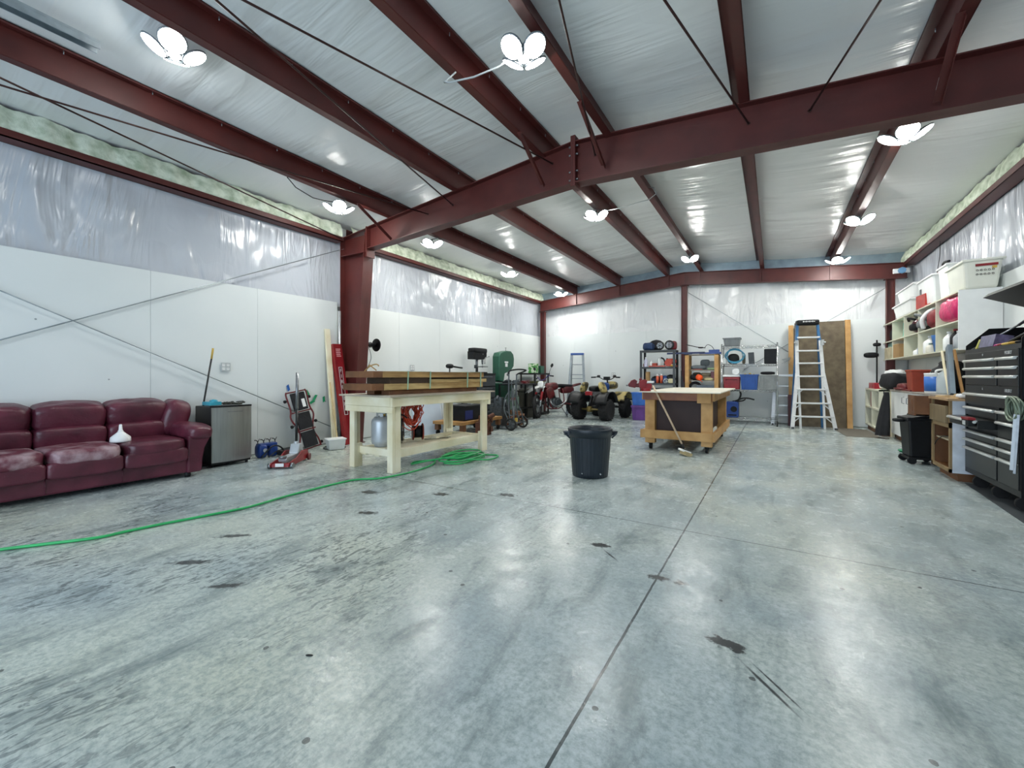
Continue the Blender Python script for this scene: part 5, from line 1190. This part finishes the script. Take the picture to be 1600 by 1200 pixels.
simple('pink_bag','shiny pink plastic bag filling the nearest upper cubby','bag',(2.2,cub(4,.45),zm),pink,lambda b:(b.blob((0,-.05,.18),(.34,.72,.34),.6,noise=.06,seed=8),b.blob((-.02,-.15,.24),(.26,.5,.24),.7,noise=.1,seed=9)))
simple('cardboard_box','brown cardboard box in the lower far cubbies','box',(2.2,cub(1,.35),zb),card,lambda b:(b.box((0,0,.13),(.3,.5,.26)),b.beam((-.15,-.2,.26),(-.22,-.22,.24),.12,.005)),bev=.004)
simple('cardboard_box','pale open carton in the farthest lower cubby','box',(2.2,cub(0,.5),zb),mat('pale_card','#bdb496',.7),lambda b:b.box((0,0,.12),(.3,.5,.24)),bev=.004)
simple('teal_box','grey teal box on top of the pale carton','box',(2.22,cub(0,.45),zb+.24),mat('grey_teal','#7fa39a',.6),lambda b:b.box((0,0,.045),(.26,.5,.09)),bev=.004)
bottle('small clear bottle in the third lower cubby', (2.15,cub(2,.7),zb), .05, .2, mat('pale_blue_bottle','#a9b9d6',.3))
bottle('short white jar in the third lower cubby', (2.15,cub(2,.45),zb), .06, .12, white_pl)
bottle('white round tub in the fourth lower cubby', (2.15,cub(3,.3),zb), .1, .28, white_pl)
bottle('small white jar before the round tub in the fourth cubby', (2.1,cub(3,.5),zb), .06, .15, mat('ivory_pl','#dcd8c8',.4), greenp)
simple('blue_bucket','light blue bucket in the fourth lower cubby','bucket',(2.19,cub(3,.75),zb),mat('cornflower','#4f84cc',.4),lambda b:b.lathe([(.001,0),(.1,0),(.135,.25),(.14,.26),(.125,.26),(.095,.02),(.001,.02)],seg=24))
bottle('white squeeze bottle with red label in the nearest lower cubby', (2.13,cub(4,.3),zb), .07, .27, white_pl, white_pl)
bottle('dark brown bottle in the nearest lower cubby', (2.14,cub(4,.52),zb), .06, .29, blk_met, redp)
bottle('grey spray can in the nearest lower cubby', (2.13,cub(4,.7),zb), .06, .25, silver, white_pl)
simple('red_lantern','red object at the back of the nearest lower cubby','tool',(2.25,cub(4,.85),zb),redp,lambda b:b.box((0,0,.16),(.1,.12,.32)),bev=.01)
# on top of the cubbies
def tub(label, loc, d, m, rz=0, lidm=None, rimh=.03):
    t = thing('plastic_tub', label, 'plastic tub', loc, rz)
    b = MB(); b.box((0,0,d[2]/2),d,taper=.82); b.build('tub_body', m, t, bev=.03)
    b = MB(); b.box((0,0,d[2]-rimh/2),(d[0]+.03,d[1]+.03,rimh)); b.build('rim', lidm or m, t, bev=.008)
    return t
tub('lower white tub at the far end of the cubby top', (2.22,10.6,2.274), (.36,1.3,.26), white_pl)
tub('upper white tub stacked at the far end of the cubby top', (2.23,10.45,2.536), (.34,1.2,.25), white_pl)
T = tub('milky tub with a red handle in the middle of the cubby top', (2.24,9.3,2.274), (.34,.8,.46), white_pl)
b = MB(); b.tube(cat_rom([(0,.2,.45),(0,.1,.52),(0,-.1,.52),(0,-.2,.45)],4),.02,8); b.build('handle', redp, T)
b = MB(); b.bb(-.166,-.16,.2,.28,.2,.32); b.build('latch', dgrey, T)
T = tub('white bucket tub between the milky tub and the big bin', (2.26,8.62,2.273), (.3,.4,.50), white_pl)
b = MB(); b.tube(cat_rom([(-.1,.15,.5),(-.12,.05,.56),(-.1,-.1,.55)],4),.018,8); b.build('handle', blk, T)
simple('red_case','small bright red box on the front edge of the cubby top','box',(2.12,9.45,2.273),mat('bright_red','#b32a1e',.4),lambda b:b.box((0,0,.11),(.13,.36,.22),(0,0,.1)),bev=.006)
simple('red_papers','flat red sleeve beside the red box on the cubby top','folder',(2.12,9.12,2.273),mat('bright_red','#b32a1e',.4),lambda b:b.box((0,0,.01),(.12,.24,.02)),bev=.002)
T = tub('large milky bin with a red printed label nearest the tool chest', (2.25,7.98,2.274), (.36,.66,.37), mat('milky_plastic','#e4e6da',.35,0,.03,5,alpha=.93))
lm = mat('dark_print','#463f3a',.6)
b = MB(); b.box((0.03,-.323,.29),(.20,.006,.03)); b.build('label_stripe', redp, T); 
b = MB(); b.box((.10,-.318,.255),(.04,.006,.03)); b.build('label_picture', yellow, T)
b = MB()
for r_ in range(2):
    for k in range(5): b.torus((-.05+.035*k,-.313+.008*r_,.225-.05*r_),.010,.003,(0,1,0),10,4)
b.build('label_symbols', lm, T)
# ------------------------------------------------------------------ low cubbies and base cabinets
LC = thing('low_cubbies', 'low cream cubby unit standing in the far right corner', 'cubby unit', (1.72,11.3,0))
for z in (.10,.48,.86):
    b = MB(); b.bb(0,.66,-.7,.7,z,z+.03); b.build('shelf', cream, LC)
for y in (-.7,0,.685):
    b = MB(); b.bb(-.002,.66,y-.015 if y==0 else y,y+.015,.1,.89); b.build('divider', cream, LC)
b = MB(); b.bb(.62,.66,-.7,.7,.1,.88); b.build('back_panel', mat('cubby_back','#8e9078',.6), LC)
b = MB(); b.bb(.04,.6,-.68,.68,0,.1); b.build('toe_kick', brownwood, LC)
simple('red_binder','tall dark red binder in the upper far low cubby','binder',(1.90,11.55,.51),redp,lambda b:b.box((0,0,.16),(.3,.12,.32)),bev=.004)
simple('blue_sack','dark blue sack in the lower far low cubby','sack',(1.92,11.55,.135),navy,lambda b:b.blob((0,0,.12),(.3,.3,.24),.7,noise=.06))
simple('wire_basket','black wire basket in the upper near low cubby','basket',(1.95,10.95,.51),blk_met,lambda b:[b.torus((0,0,.02+.05*k),.11+.01*k,.005,(0,0,1),20,5) for k in range(4)]+[b.tube([(.11*math.cos(a),.11*math.sin(a),.02),(.14*math.cos(a),.14*math.sin(a),.17)],.004,5) for a in [PI*i/5 for i in range(10)]])
BC = thing('base_cabinets', 'row of white base cabinets under the wall cubbies', 'cabinet', (1.86,8.75,0))
b = MB(); b.bb(.02,.585,-1.65,1.65,.1,.88); b.build('carcass', white, BC)
b = MB(); b.bb(.07,.57,-1.63,1.63,0,.1); b.build('toe_kick', brownwood, BC)
b = MB(); b.bb(-.02,.585,-1.66,1.66,.88,.905); b.build('counter_top', mat('grey_brown_top','#9b938a',.5), BC)
for k in range(3):
    y1 = 1.65-1.1*k; b = MB(); b.bb(0,.019,y1-1.095,y1-.005,.105,.875); dd = b.build('door', white_pl, BC, bev=.002)
    b = MB(); yy = y1-.93 if k == 0 else y1-.12
    b.tube([(0,yy,.80),(-.03,yy,.79),(-.03,yy,.70),(0,yy,.69)],.006,8); b.build('handle', steel, dd)
JK = simple('black_jacket','long black jacket hanging from the edge of the low cubbies','jacket',(1.72,10.22,0),cloth,lambda b:b.surf(lambda u,v:((.05-.07*u)+(.03+.075*u**.8*(1-.5*max(0,u-.8)))*math.cos(2*PI*v)*(1+.14*math.sin(7*2*PI*v+3*u)),(.02+.105*u**.7*(1-.9*max(0,u-.82)))*math.sin(2*PI*v)*(1+.1*math.sin(5*2*PI*v)),.86-.80*u),26,48))
simple('coat_hook','small dark hook holding the black jacket','hook',(1.76,10.24,.86),blk_met,lambda b:(b.tube(cat_rom([(.03,0,.03),(-.02,0,.03),(-.03,0,-.03),(-.01,0,-.05)],4),.008,6)))
simple('timber_filler','pale vertical board between low cubbies and white cabinets','board',(1.9,10.5,.0),pine,lambda b:b.box((0,0,.44),(.04,.14,.88)),bev=.003)
# on the counters
ct = .905
simple('red_drill_case','red case lying on the low cubby unit','tool case',(1.88,11.65,.89),mat('crimson','#b0182b',.4),lambda b:(b.box((0,0,.06),(.22,.6,.12)),b.box((-.112,0,.06),(.004,.3,.05))),bev=.012)
simple('white_cloth','crumpled white cloth on the low cubby unit','cloth',(1.96,11.2,.89),white_pl,lambda b:b.blob((0,0,.11),(.26,.4,.22),.7,noise=.12,seed=5))
T = thing('leather_bag', 'large black bag with a white crown on the far end of the counter', 'bag', (1.98,10.75,.89), rz=.2)
b = MB(); b.blob((-.03,-.05,.16),(.34,.55,.32),.6,(0,.2,0),noise=.08,seed=7); b.build('bag_body', cloth, T)
b = MB(); b.blob((.04,.1,.30),(.26,.42,.18),.7,noise=.06,seed=8); b.build('white_crown', white_pl, T)
simple('red_hat','dark red flat cap on the counter before the red bin','cap',(1.95,9.85,ct),dred,lambda b:(b.blob((0,0,.06),(.2,.42,.13),.7,noise=.05),b.blob((-.08,-.05,.03),(.12,.5,.04),.6)))
simple('red_plank','flat red and black board lying along the counter edge','board',(1.9,9.55,ct),mat('red_black_board','#7c1c20',.4,0,.3,5),lambda b:b.box((0,0,.013),(.1,.95,.025)),bev=.003)
T = thing('red_bin', 'square brown red bin on the counter', 'bin', (1.97,9.2,ct))
b = MB(); b.box((0,0,.17),(.22,.34,.34),taper=.85); b.bb(-.12,.12,-.18,.18,.32,.35); b.build('bin_body', mat('brick_red2','#9a3c24',.5), T, bev=.01)
simple('black_helmet_bag','black crumpled bag at the back of the counter','bag',(2.2,8.75,ct),cloth,lambda b:(b.blob((0,0,.2),(.3,.75,.4),.7,noise=.12,seed=11),b.blob((0,-.1,.38),(.2,.5,.2),.7,noise=.1,seed=12)))
T = thing('detergent_tub', 'white tub with a blue label on the counter', 'tub', (1.97,8.37,ct))
b = MB(); b.lathe([(.1,0),(.105,.01),(.108,.27),(.112,.275),(.112,.29),(.001,.295)],seg=28); b.build('tub_body', white_pl, T)
b = MB(); b.lathe([(.1075,.03),(.11,.24)],seg=28); o = b.build('blue_label', mat('label_blue','#2e6fc4',.4), T)
T = thing('water_jug', 'translucent jug beside the white and blue tub', 'jug', (2.03,8.16,ct))
b = MB(); b.lathe([(.085,0),(.09,.02),(.09,.22),(.07,.28),(.03,.32),(.03,.35),(.001,.35)],seg=28); b.build('jug_body', mat('milky_jug','#c8d3d6',.3,0,.03,5,alpha=.85), T)
b = MB(); b.tube(cat_rom([(-.08,0,.25),(-.1,-.03,.32),(-.03,-.02,.34)],4),.014,8); b.build('handle', white_pl, T)
# black pole lamp by cubbies
T = thing('fishing_rod_pole', 'thin black pole with a clamp standing beside the far end of the cubbies', 'pole', (1.93,12.1,0))
b = MB(); b.tube([(0,0,0),(0,0,1.95)],.014,8); b.build('pole', blk, T)
b = MB(); b.blob((-.1,-.02,1.62),(.26,.1,.12),.7); b.blob((0,0,1.85),(.14,.1,.08),.7); b.build('clamp', blk, T)
# leaning straight edges on the brown cabinet
lean('steel_channel', 'grey blue steel channel leaning upright beside the tool chest', 'channel', (1.97,7.66,.906), (2.03,8.02,1.56), .10, .05, mat('blue_grey_steel','#8fa0ad',.35,.6,.06,8))
lean('wood_batten', 'narrow brown slat leaning behind the steel channel', 'timber', (2.06,7.62,.906), (2.04,7.86,1.50), .05, .02, pine2)
lean('wood_batten', 'pale short slat leaning left of the steel channel', 'timber', (1.99,7.86,.906), (2.03,8.3,1.50), .04, .02, pine)
# wheeled bin
WB = thing('wheeled_bin', 'black plastic bin on wheels in front of the white cabinets', 'bin', (1.64,7.6,0), rz=.1)
b = MB(); b.box((0,0,.34),(.32,.34,.52),taper=.82); b.build('bin_body', blk, WB, bev=.02)
b = MB(); b.box((0,0,.59),(.35,.37,.04)); b.prism([(-.17,.6),(.0,.64),(.17,.62),(.17,.6)],'y',-.18,.18); b.prism([(-.08,.6),(-.02,.72),(.1,.66),(.2,.6)],'y',-.05,.2); b.build('lid', blk, WB, bev=.01)
b = MB(); b.blob((-.21,.0,.56),(.12,.1,.05),.6); b.build('handle', blk, WB)
for s in (1,-1): b = MB(); b.cyl((-.12,s*.13,.045),(-.12,s*.17,.045),.045,seg=18); b.cyl((.12,s*.13,.045),(.12,s*.17,.045),.045,seg=18); b.build('wheel', blk, WB)
b = MB(); b.bb(-.15,.15,-.16,.16,.06,.09); b.build('wheel_base', blk, WB)
simple('green_saucer','flat green dish on the floor by the white cabinets','dish',(1.72,8.55,0),mat('dish_green','#1f8a5c',.4),lambda b:b.lathe([(.001,0),(.09,0),(.12,.03),(.115,.03),(.085,.006),(.001,.006)],seg=24))
simple('towel_hoop','steel towel hoop lying against the white cabinet doors','hoop',(1.74,8.15,0.0),steel,lambda b:b.tube(cat_rom([(.1,.12,.28),(-.06,.12,.27),(-.1,0,.27),(-.06,-.12,.27),(.1,-.12,.28)],5),.007,8))
# brown cabinet
BN = thing('brown_cabinet', 'open brown wooden cabinet with a drawer front and white side panel beside the tool chest', 'cabinet', (1.66,6.78,0))
b = MB(); b.bb(0,.6,-.33,-.315,.09,.88); b.build('side_panel', mat('white_side','#d5dce6',.5), BN)
b = MB(); b.bb(0,.6,.285,.30,.09,.88); b.build('side_panel', brownwood, BN)
b = MB(); b.bb(.585,.6,-.3,.3,.09,.88); b.build('back_panel', brownwood, BN)
b = MB(); b.bb(0,.58,-.315,.3,.09,.115); b.build('bottom_board', brownwood, BN)
b = MB(); b.bb(.02,.58,-.31,.29,.42,.435); b.build('shelf', mat('pale_shelf','#c2b79c',.6), BN)
b = MB(); b.bb(-.02,.0,-.33,-.29,.09,.88); b.bb(-.02,0,.265,.305,.09,.88); b.bb(-.02,0,-.33,.3,.58,.64); b.bb(-.02,0,-.33,.3,.09,.13); b.build('face_frame', mat('grey_brown_frame','#8a7350',.6,0,.08,6), BN)
b = MB(); b.bb(-.045,-.02,-.29,.27,.63,.82); b.build('drawer_front', mat('grey_oak','#77674b',.6,0,.1,5,.1,30,(1,6,1)), BN, bev=.003)
b = MB(); b.bb(.05,.58,-.30,.28,0,.09); b.build('toe_kick', brownwood, BN)
b = MB(); b.bb(-.04,.62,-.35,.33,.88,.905); b.build('counter_top', mat('worn_ply_top','#b0906a',.6,0,.15,7), BN)
DR = simple('pulled_drawer','brown wooden drawer box sticking out beside the brown cabinet','drawer',(1.64,7.25,.66),brownwood,lambda b:(b.bb(-.14,.4,-.14,-.125,0,.24),b.bb(-.14,.4,.125,.14,0,.24),b.bb(-.14,.4,-.14,.14,0,.015),b.bb(-.15,-.135,-.15,.15,0,.25),b.bb(-.155,-.15,-.06,-.03,.05,.2)))
simple('green_box','small green box on the cabinet floor','box',(1.80,6.85,.115),mat('deep_teal','#1f7a66',.5),lambda b:b.box((0,0,.055),(.08,.12,.11)),bev=.004)
simple('grey_case','grey case at the bottom of the brown cabinet','case',(1.80,6.65,.115),dgrey,lambda b:b.box((0,0,.1),(.14,.16,.2),(0,.1,0)),bev=.008)
simple('white_jug','white angled bottle on the cabinet shelf','bottle',(1.76,6.62,.435),lgrey,lambda b:(b.blob((0,0,.08),(.09,.16,.1),.8,(.7,0,0)),b.cyl((0,-.05,.04),(0,-.1,.0),.015,seg=8)))
simple('loose_cord','black cord drooping over the shelf of the brown cabinet','cord',(1.70,6.8,.45),blk,lambda b:b.tube(cat_rom([(.02,-.2,.02),(-.03,-.05,.01),(-.05,.1,-.05),(-.05,.2,-.12)],5),.005,6))
simple('tool_litter','light tools and scraps strewn on the brown cabinet top','tools',(1.80,6.72,.905),mat('litter_wood','#c9ad80',.6,0,.2,12),lambda b:(b.box((-.05,-.1,.015),(.12,.2,.03),(0,0,.3)),b.box((.05,.15,.02),(.1,.25,.04),(0,0,-.4)),b.box((-.1,.1,.012),(.06,.16,.02),(0,0,.8)),b.blob((.1,-.05,.03),(.1,.1,.06),.8)))
simple('white_glove','white glove like scrap near the chest on the brown cabinet top','glove',(1.78,6.52,.905),white_pl,lambda b:b.blob((0,0,.03),(.14,.08,.05),.7,noise=.15))
T = thing('sealant_tube', 'red and white upright caulk container between cabinet and tool chest', 'canister', (1.83,6.55,.905))
b = MB(); b.cyl((0,0,.05),(0,0,.36),.035,seg=16); b.build('canister', redp, T); b = MB(); b.cyl((0,0,.36),(0,0,.42),.02,seg=12); b.build('nozzle', brownwood, T)
b = MB(); b.cyl((0,0,.14),(0,0,.24),.0355,seg=16); b.cyl((0,0,0),(0,0,.05),.045,seg=16); b.build('white_band', white_pl, T)
# ------------------------------------------------------------------ tool chest
chm = mat('black_gloss_steel','#0d0e10',.38,.0,.06,4,spec=.25)
panelm = mat('graphite_drawer','#1b1d1c',.3,.0,.06,4,spec=.35)
TB = thing('tool_chest', 'tall black rolling tool chest with silver drawer handles on the right', 'tool chest', (1.75,5.8,0))
# local y: +.6 is the far (left) end, -.6 the near end
b = MB(); b.bb(.01,.60,-.6,.6,.135,.93); b.bb(.03,.60,-.59,.59,.93,.955); b.build('lower_cabinet', chm, TB, bev=.006)
b = MB(); b.bb(-.004,.01,-.6,.6,.135,.185); b.bb(-.004,.01,.575,.6,.185,.93); b.bb(-.004,.01,-.6,-.575,.185,.93); b.bb(-.004,.01,-.195,-.165,.185,.86); b.build('face_frame', chm, TB)
b = MB(); b.bb(.01,.60,-.6,.6,.955,1.39); b.build('top_cabinet', chm, TB, bev=.006)
b = MB(); b.bb(-.003,.01,.575,.6,.955,1.39); b.bb(-.003,.01,-.6,-.575,.955,1.39); b.bb(-.003,.01,-.195,-.165,1.06,1.39); b.bb(-.002,.008,-.6,.6,1.385,1.39); b.build('top_frame', chm, TB)
for y in (-.6,.59):
    b = MB(); b.prism([(0,1.39),(0,1.475),(.17,1.65),(.60,1.65),(.60,1.39)],'y',y,y+.01); b.build('hood_side', chm, TB)
b = MB(); b.bb(.59,.60,-.6,.6,1.39,1.65); b.build('hood_back', chm, TB)
b = MB(); b.bb(-.002,.008,-.6,.6,1.39,1.43); b.build('tray_lip', mat('graphite_lip','#2a2c2e',.4,.1), TB)
def drawer(y0, y1, z0, z1, out=0, handle=True, m=panelm):
    b = MB(); b.bb(-.012-out,.006-out+ (out if out else 0),y0,y1,z0,z1); d = b.build('drawer', m, TB, bev=.002)
    if handle:
        b = MB(); b.cyl((-.028-out,y0+.012,z1-.018),(-.028-out,y1-.012,z1-.018),.0125,seg=12); b.bb(-.03-out,-.01-out,y0+.005,y1-.005,z1-.012,z1-.004); b.build('handle', mat('satin_silver','#d4d6d2',.3,.35,.03,10), d)
    return d
L_, R_ = (-.163,.573), (-.573,-.197)
for y0, y1 in (L_, R_):
    for z0, z1 in ((1.245,1.325),(1.165,1.243),(1.065,1.163)): drawer(y0,y1,z0,z1)
drawer(-.573,.573,1.328,1.388,handle=False); d1 = drawer(-.573,.573,.985,1.06,handle=False); drawer(-.573,.573,.865,.983)
for y0, y1 in (L_, R_):
    for i, (z0, z1) in enumerate(((.75,.84),(.6,.745),(.51,.595),(.42,.505))):
        if y0 == L_[0] and i == 1: continue
        drawer(y0,y1,z0,z1)
    drawer(y0,y1,.19,.415)
drawer(L_[0],L_[1],.655,.735,out=.12)
hus = mat('logo_silver','#dfe2e2',.3,.3)
for z in (1.358,1.022): text('logo_letters','HUSKY',.042,hus,TB,(-.0135,-.40,z),(PI/2,0,-PI/2),.0008)
for z in (1.36,1.03): b = MB(); b.cyl((-.014,.12,z),(-.018,.12,z),.012,seg=14); b.build('lock', chrome, TB)
for y in (.45,.0,-.45):
    for x in (.07,.5):
        b = MB(); b.cyl((x,y-.02,.06),(x,y+.02,.06),.06,seg=20); b.box((x,y,.13),(.08,.07,.012)); b.beam((x,y-.03,.06),(x,y-.03,.13),.03,.005,(0,1,0)); b.build('caster', rubber, TB)
LID = MB(); LID.prism([(.13,1.98),(.17,2.02),(.62,1.86),(.62,1.80),(.56,1.80)],'y',-.62,.61); LID.build('lid', chm, TB)
b = MB(); b.bb(.596,.606,-.6,.6,1.64,1.82); b.build('lid_hinge', chm, TB)
for y in (.3,-.35):
    b = MB(); b.tube([(.03,y+.25,1.43),(.28,y,1.65)],.008,8); b.tube([(.28,y,1.65),(.45,y-.2,1.86)],.013,8); b.build('gas_strut', dgrey if y<0 else steel, TB)
def tray_item(name, label, cat, y, x, m, fn): simple(name, label, cat, (1.75+x,5.8+y,1.43), m, fn)
T = simple('tray_filling','layer of small bits and screws filling the top tray of the tool chest','oddments',(1.75,5.8,1.39),dgrey,lambda b:b.bb(.02,.58,-.58,.58,.001,.025))
T['kind'] = 'stuff'
tray_item('screw_organizer','clear and violet parts organiser at the far end of the chest tray','organiser',.28,.12,mat('violet_clear','#6d6a8c',.3,0,.3,20,alpha=.9),lambda b:(b.box((0,0,.06),(.12,.34,.12),(0,.2,0))))
tray_item('yellow_blister','yellow edged blister pack in the chest tray','pack',.47,.1,mat('yellow_pack','#b7b554',.5),lambda b:b.box((0,0,.04),(.1,.04,.1),(0,.3,0)))
tray_item('silver_box','pale grey box standing at the near end of the chest tray','box',-.22,.3,lgrey,lambda b:b.box((0,0,.1),(.1,.4,.2),(0,.1,0)))
rn = random.Random(5)
for i, (m, nm) in enumerate([(pink,'pink'),(mat('magenta','#a83a78',.5),'magenta'),(redp,'red'),(yellow,'yellow'),(mat('ochre','#c09636',.5),'ochre'),(blk,'black')]):
    y = .2-.13*i; tray_item('screwdriver','%s handled tool lying in the tray of the tool chest' % nm,'hand tool',y,.09,m,lambda b,i=i:(b.blob((0,0,.015),(.05,.16,.035),.8,(0,0,.3*i)),b.blob((.03,.03,.025),(.04,.12,.03),.8,(0,0,-.4*i)),b.blob((.12,0,.03),(.07,.12,.05),.8)))
T = thing('tape_measure_pouch', 'black and red gadget with a pale screen on the open chest drawer', 'gadget', (1.585,5.74,.735))
b = MB(); b.box((0,0,-.03),(.05,.16,.06)); b.build('gadget_body', blk, T, bev=.006); b = MB(); b.box((-.026,.01,-.03),(.003,.07,.04)); b.build('screen', lgrey, T); b = MB(); b.box((0,0,.012),(.05,.18,.022)); b.build('red_clip', redp, T)
# hoses hanging on the near end of the chest
T = thing('air_coil', 'silver and green coil of hose hooked over the near front corner of the tool chest', 'hose', (1.68,5.13,.88))
b = MB()
for k in range(7): b.torus((-.01*k%.03,.0+.006*k,.0),.10-.008*(k%3),.008,(1,.2*math.sin(k),.15*math.cos(k)),26,6)
b.build('coil', mat('grey_green_hose','#7c8a78',.35,.3), T)
T = thing('long_level', 'grey metal bars hanging down the near end of the tool chest', 'level', (1.66,5.10,.0))
b = MB(); b.beam((0,0,.38),(.02,-.01,.84),.03,.02); b.build('bar', silver, T); b = MB(); b.beam((.0,-.05,.36),(.02,-.06,.84),.03,.015); b.build('bar', steel, T)
simple('rubber_mat','dark mat on the floor beneath the tool chest','mat',(0,0,0),mat('floor_mat_dark','#3c4246',.7,0,.1,6),lambda b:b.prism([(1.74,6.4),(2.4,6.4),(2.4,4.9),(1.66,4.9)],'z',0,.004))
T = thing('emergency_light', 'white twin emergency light with a pale blue round horn on the back rafter', 'emergency light', (2.32,11.85,3.38))
b = MB(); b.bb(-.17,.1,-.02,.03,-.05,.05); b.build('light_bar', white_pl, T, bev=.008)
b = MB(); b.cyl((-.03,-.02,.0),(-.03,-.08,0),.07,.06,seg=8); b.build('blue_horn', mat('pale_blue','#6d9cc4',.45), T)
simple('wall_wire','thin black wire hanging down the right wall liner above the tubs','wire',(2.40,0,0),blk,lambda b:b.tube(cat_rom([(0,9.9,3.45),(0,9.92,3.2),(0,10.05,2.95),(0,10.1,2.72)],5),.005,6))
# ------------------------------------------------------------------ more shelf clutter and small things
dup(O_, (XL+.017,6.35,1.33), label='white socket plate on the left wall above the far end of the timber')
dup(O_, (-4.05,YB-.012,1.2), PI/-2, label='white socket plate on the back wall between stepladder and dark shelf')
simple('plastic_scrap','small white plastic scrap on the floor near the right edge of the picture','scrap',(1.11,2.38,0),white_pl,lambda b:b.box((0,0,.004),(.05,.04,.006),(0,0,.4)))
simple('leaf_debris','tiny dark leaf shaped scrap on the near slab left of the joint','scrap',(-1.62,1.02,0),blk,lambda b:b.blob((0,0,.003),(.032,.01,.005),.9,(0,0,.5)))
# dark shelf
for x, y, z, d, m, nm, lb, c in [
 (-2.93,11.42,.97,(.1,.2,.09),white_pl,'paper_box','small white box at the far left of the third tier of the dark shelf','box'),
 (-2.70,11.50,.97,(.12,.12,.13),navy,'cloth_pouch','navy cloth pouch behind the white tray on the dark shelf','pouch'),
 (-2.44,11.50,.97,(.12,.1,.2),bluep,'oil_jug','dark blue jug behind the spray cans on the dark shelf','jug'),
 (-2.25,11.36,.97,(.14,.08,.12),mat('pale_yellow','#d8cfa4',.5),'tape_box','pale yellow box at the right end of the third tier of the dark shelf','box'),
 (-2.22,11.40,1.40,(.1,.12,.05),mat('ochre','#c09636',.5),'ochre_pack','ochre pack at the right end of the second tier of the dark shelf','pack'),
 (-2.47,11.36,1.40,(.16,.06,.04),grey,'grey_grip','flat grey grip in front of the black clamp on the dark shelf','tool'),
 (-2.95,11.5,1.40,(.08,.1,.1),dred,'maroon_tin','small maroon tin behind the violet bottle on the dark shelf','tin'),
 (-1.66,11.55,1.05,(.2,.12,.2),mat('olive_drab','#6b6350',.8),'canvas_roll','olive canvas roll at the back of the wooden rack middle tier','roll'),
 (-1.36,11.36,1.05,(.2,.1,.06),mat('straw','#b8ae84',.7),'straw_pad','straw coloured flat pad at the front of the wooden rack middle tier','pad'),
 (-1.30,11.42,1.31,(.2,.2,.05),mat('pale_green_rag','#8aa27a',.8),'green_rag','pale green rag at the right of the wooden rack top tier','rag'),
 (-1.02,11.55,1.446,(.1,.1,.16),white_pl,'paper_cup','white roll stub at the left end of the wire rack second shelf','roll'),
 (-.61,11.50,1.446,(.07,.08,.2),mat('umber','#59503f',.6),'umber_case','narrow umber case left of the speaker shaped box','case'),
 (-1.03,11.5,.45,(.05,.05,.05),grey,'x','x','x')]:
    if nm == 'x': continue
    simple(nm, lb, c, (x,y,z), m, lambda b, d=d: (b.blob((0,0,d[2]/2),(d[0],d[1],d[2]),.45)))
simple('steel_hooks','bundle of thin silver wire hanging right of the wire rack','wire',(.16,11.75,1.55),galv,lambda b:[b.tube(cat_rom([(0,0,0),(.08+.02*k,-.02,-.06+.03*k),(.16,0,.02*k),(.05*k,.02,-.1)],5),.004,5) for k in range(4)])
# workbench neighbourhood
simple('saw_horse_offcut','short pale offcut lying on the workbench shelf','timber',(-4.2,4.75,.252),pine,lambda b:b.box((0,0,.02),(.09,.5,.038),(0,0,.25)),bev=.003)
simple('black_straps','two thin black straps lying on the workbench shelf','straps',(-4.15,4.45,.252),blk,lambda b:(b.beam((-.1,-.05,.006),(.12,.3,.006),.015,.004),b.beam((-.02,-.1,.008),(.16,.2,.008),.015,.004)))
simple('copper_pipe_stack','brown tangled pipework behind the hand truck wheels','pipework',(-5.05,8.1,0),rust,lambda b:[b.tube(cat_rom([(0,-.25+.08*k,.05),(.05,-.1+.05*k,.22+.03*k),(0,.1,.1+.05*k),(.05,.25,.05)],5),.018,8) for k in range(4)])
simple('red_valve','small red tool hanging in the middle of the hand truck','tool',(-4.84,7.80,.52),redp,lambda b:(b.cyl((0,0,0),(0,0,.12),.025,seg=12),b.box((.0,0,.14),(.05,.08,.05))))
simple('steel_offcuts','flat steel bars lying across the work table edge','bars',(-5.62,8.95,.962),steel,lambda b:(b.box((0,0,.008),(.05,.8,.012),(0,0,.05)),b.box((.06,.1,.02),(.04,.6,.012),(0,0,-.1))))
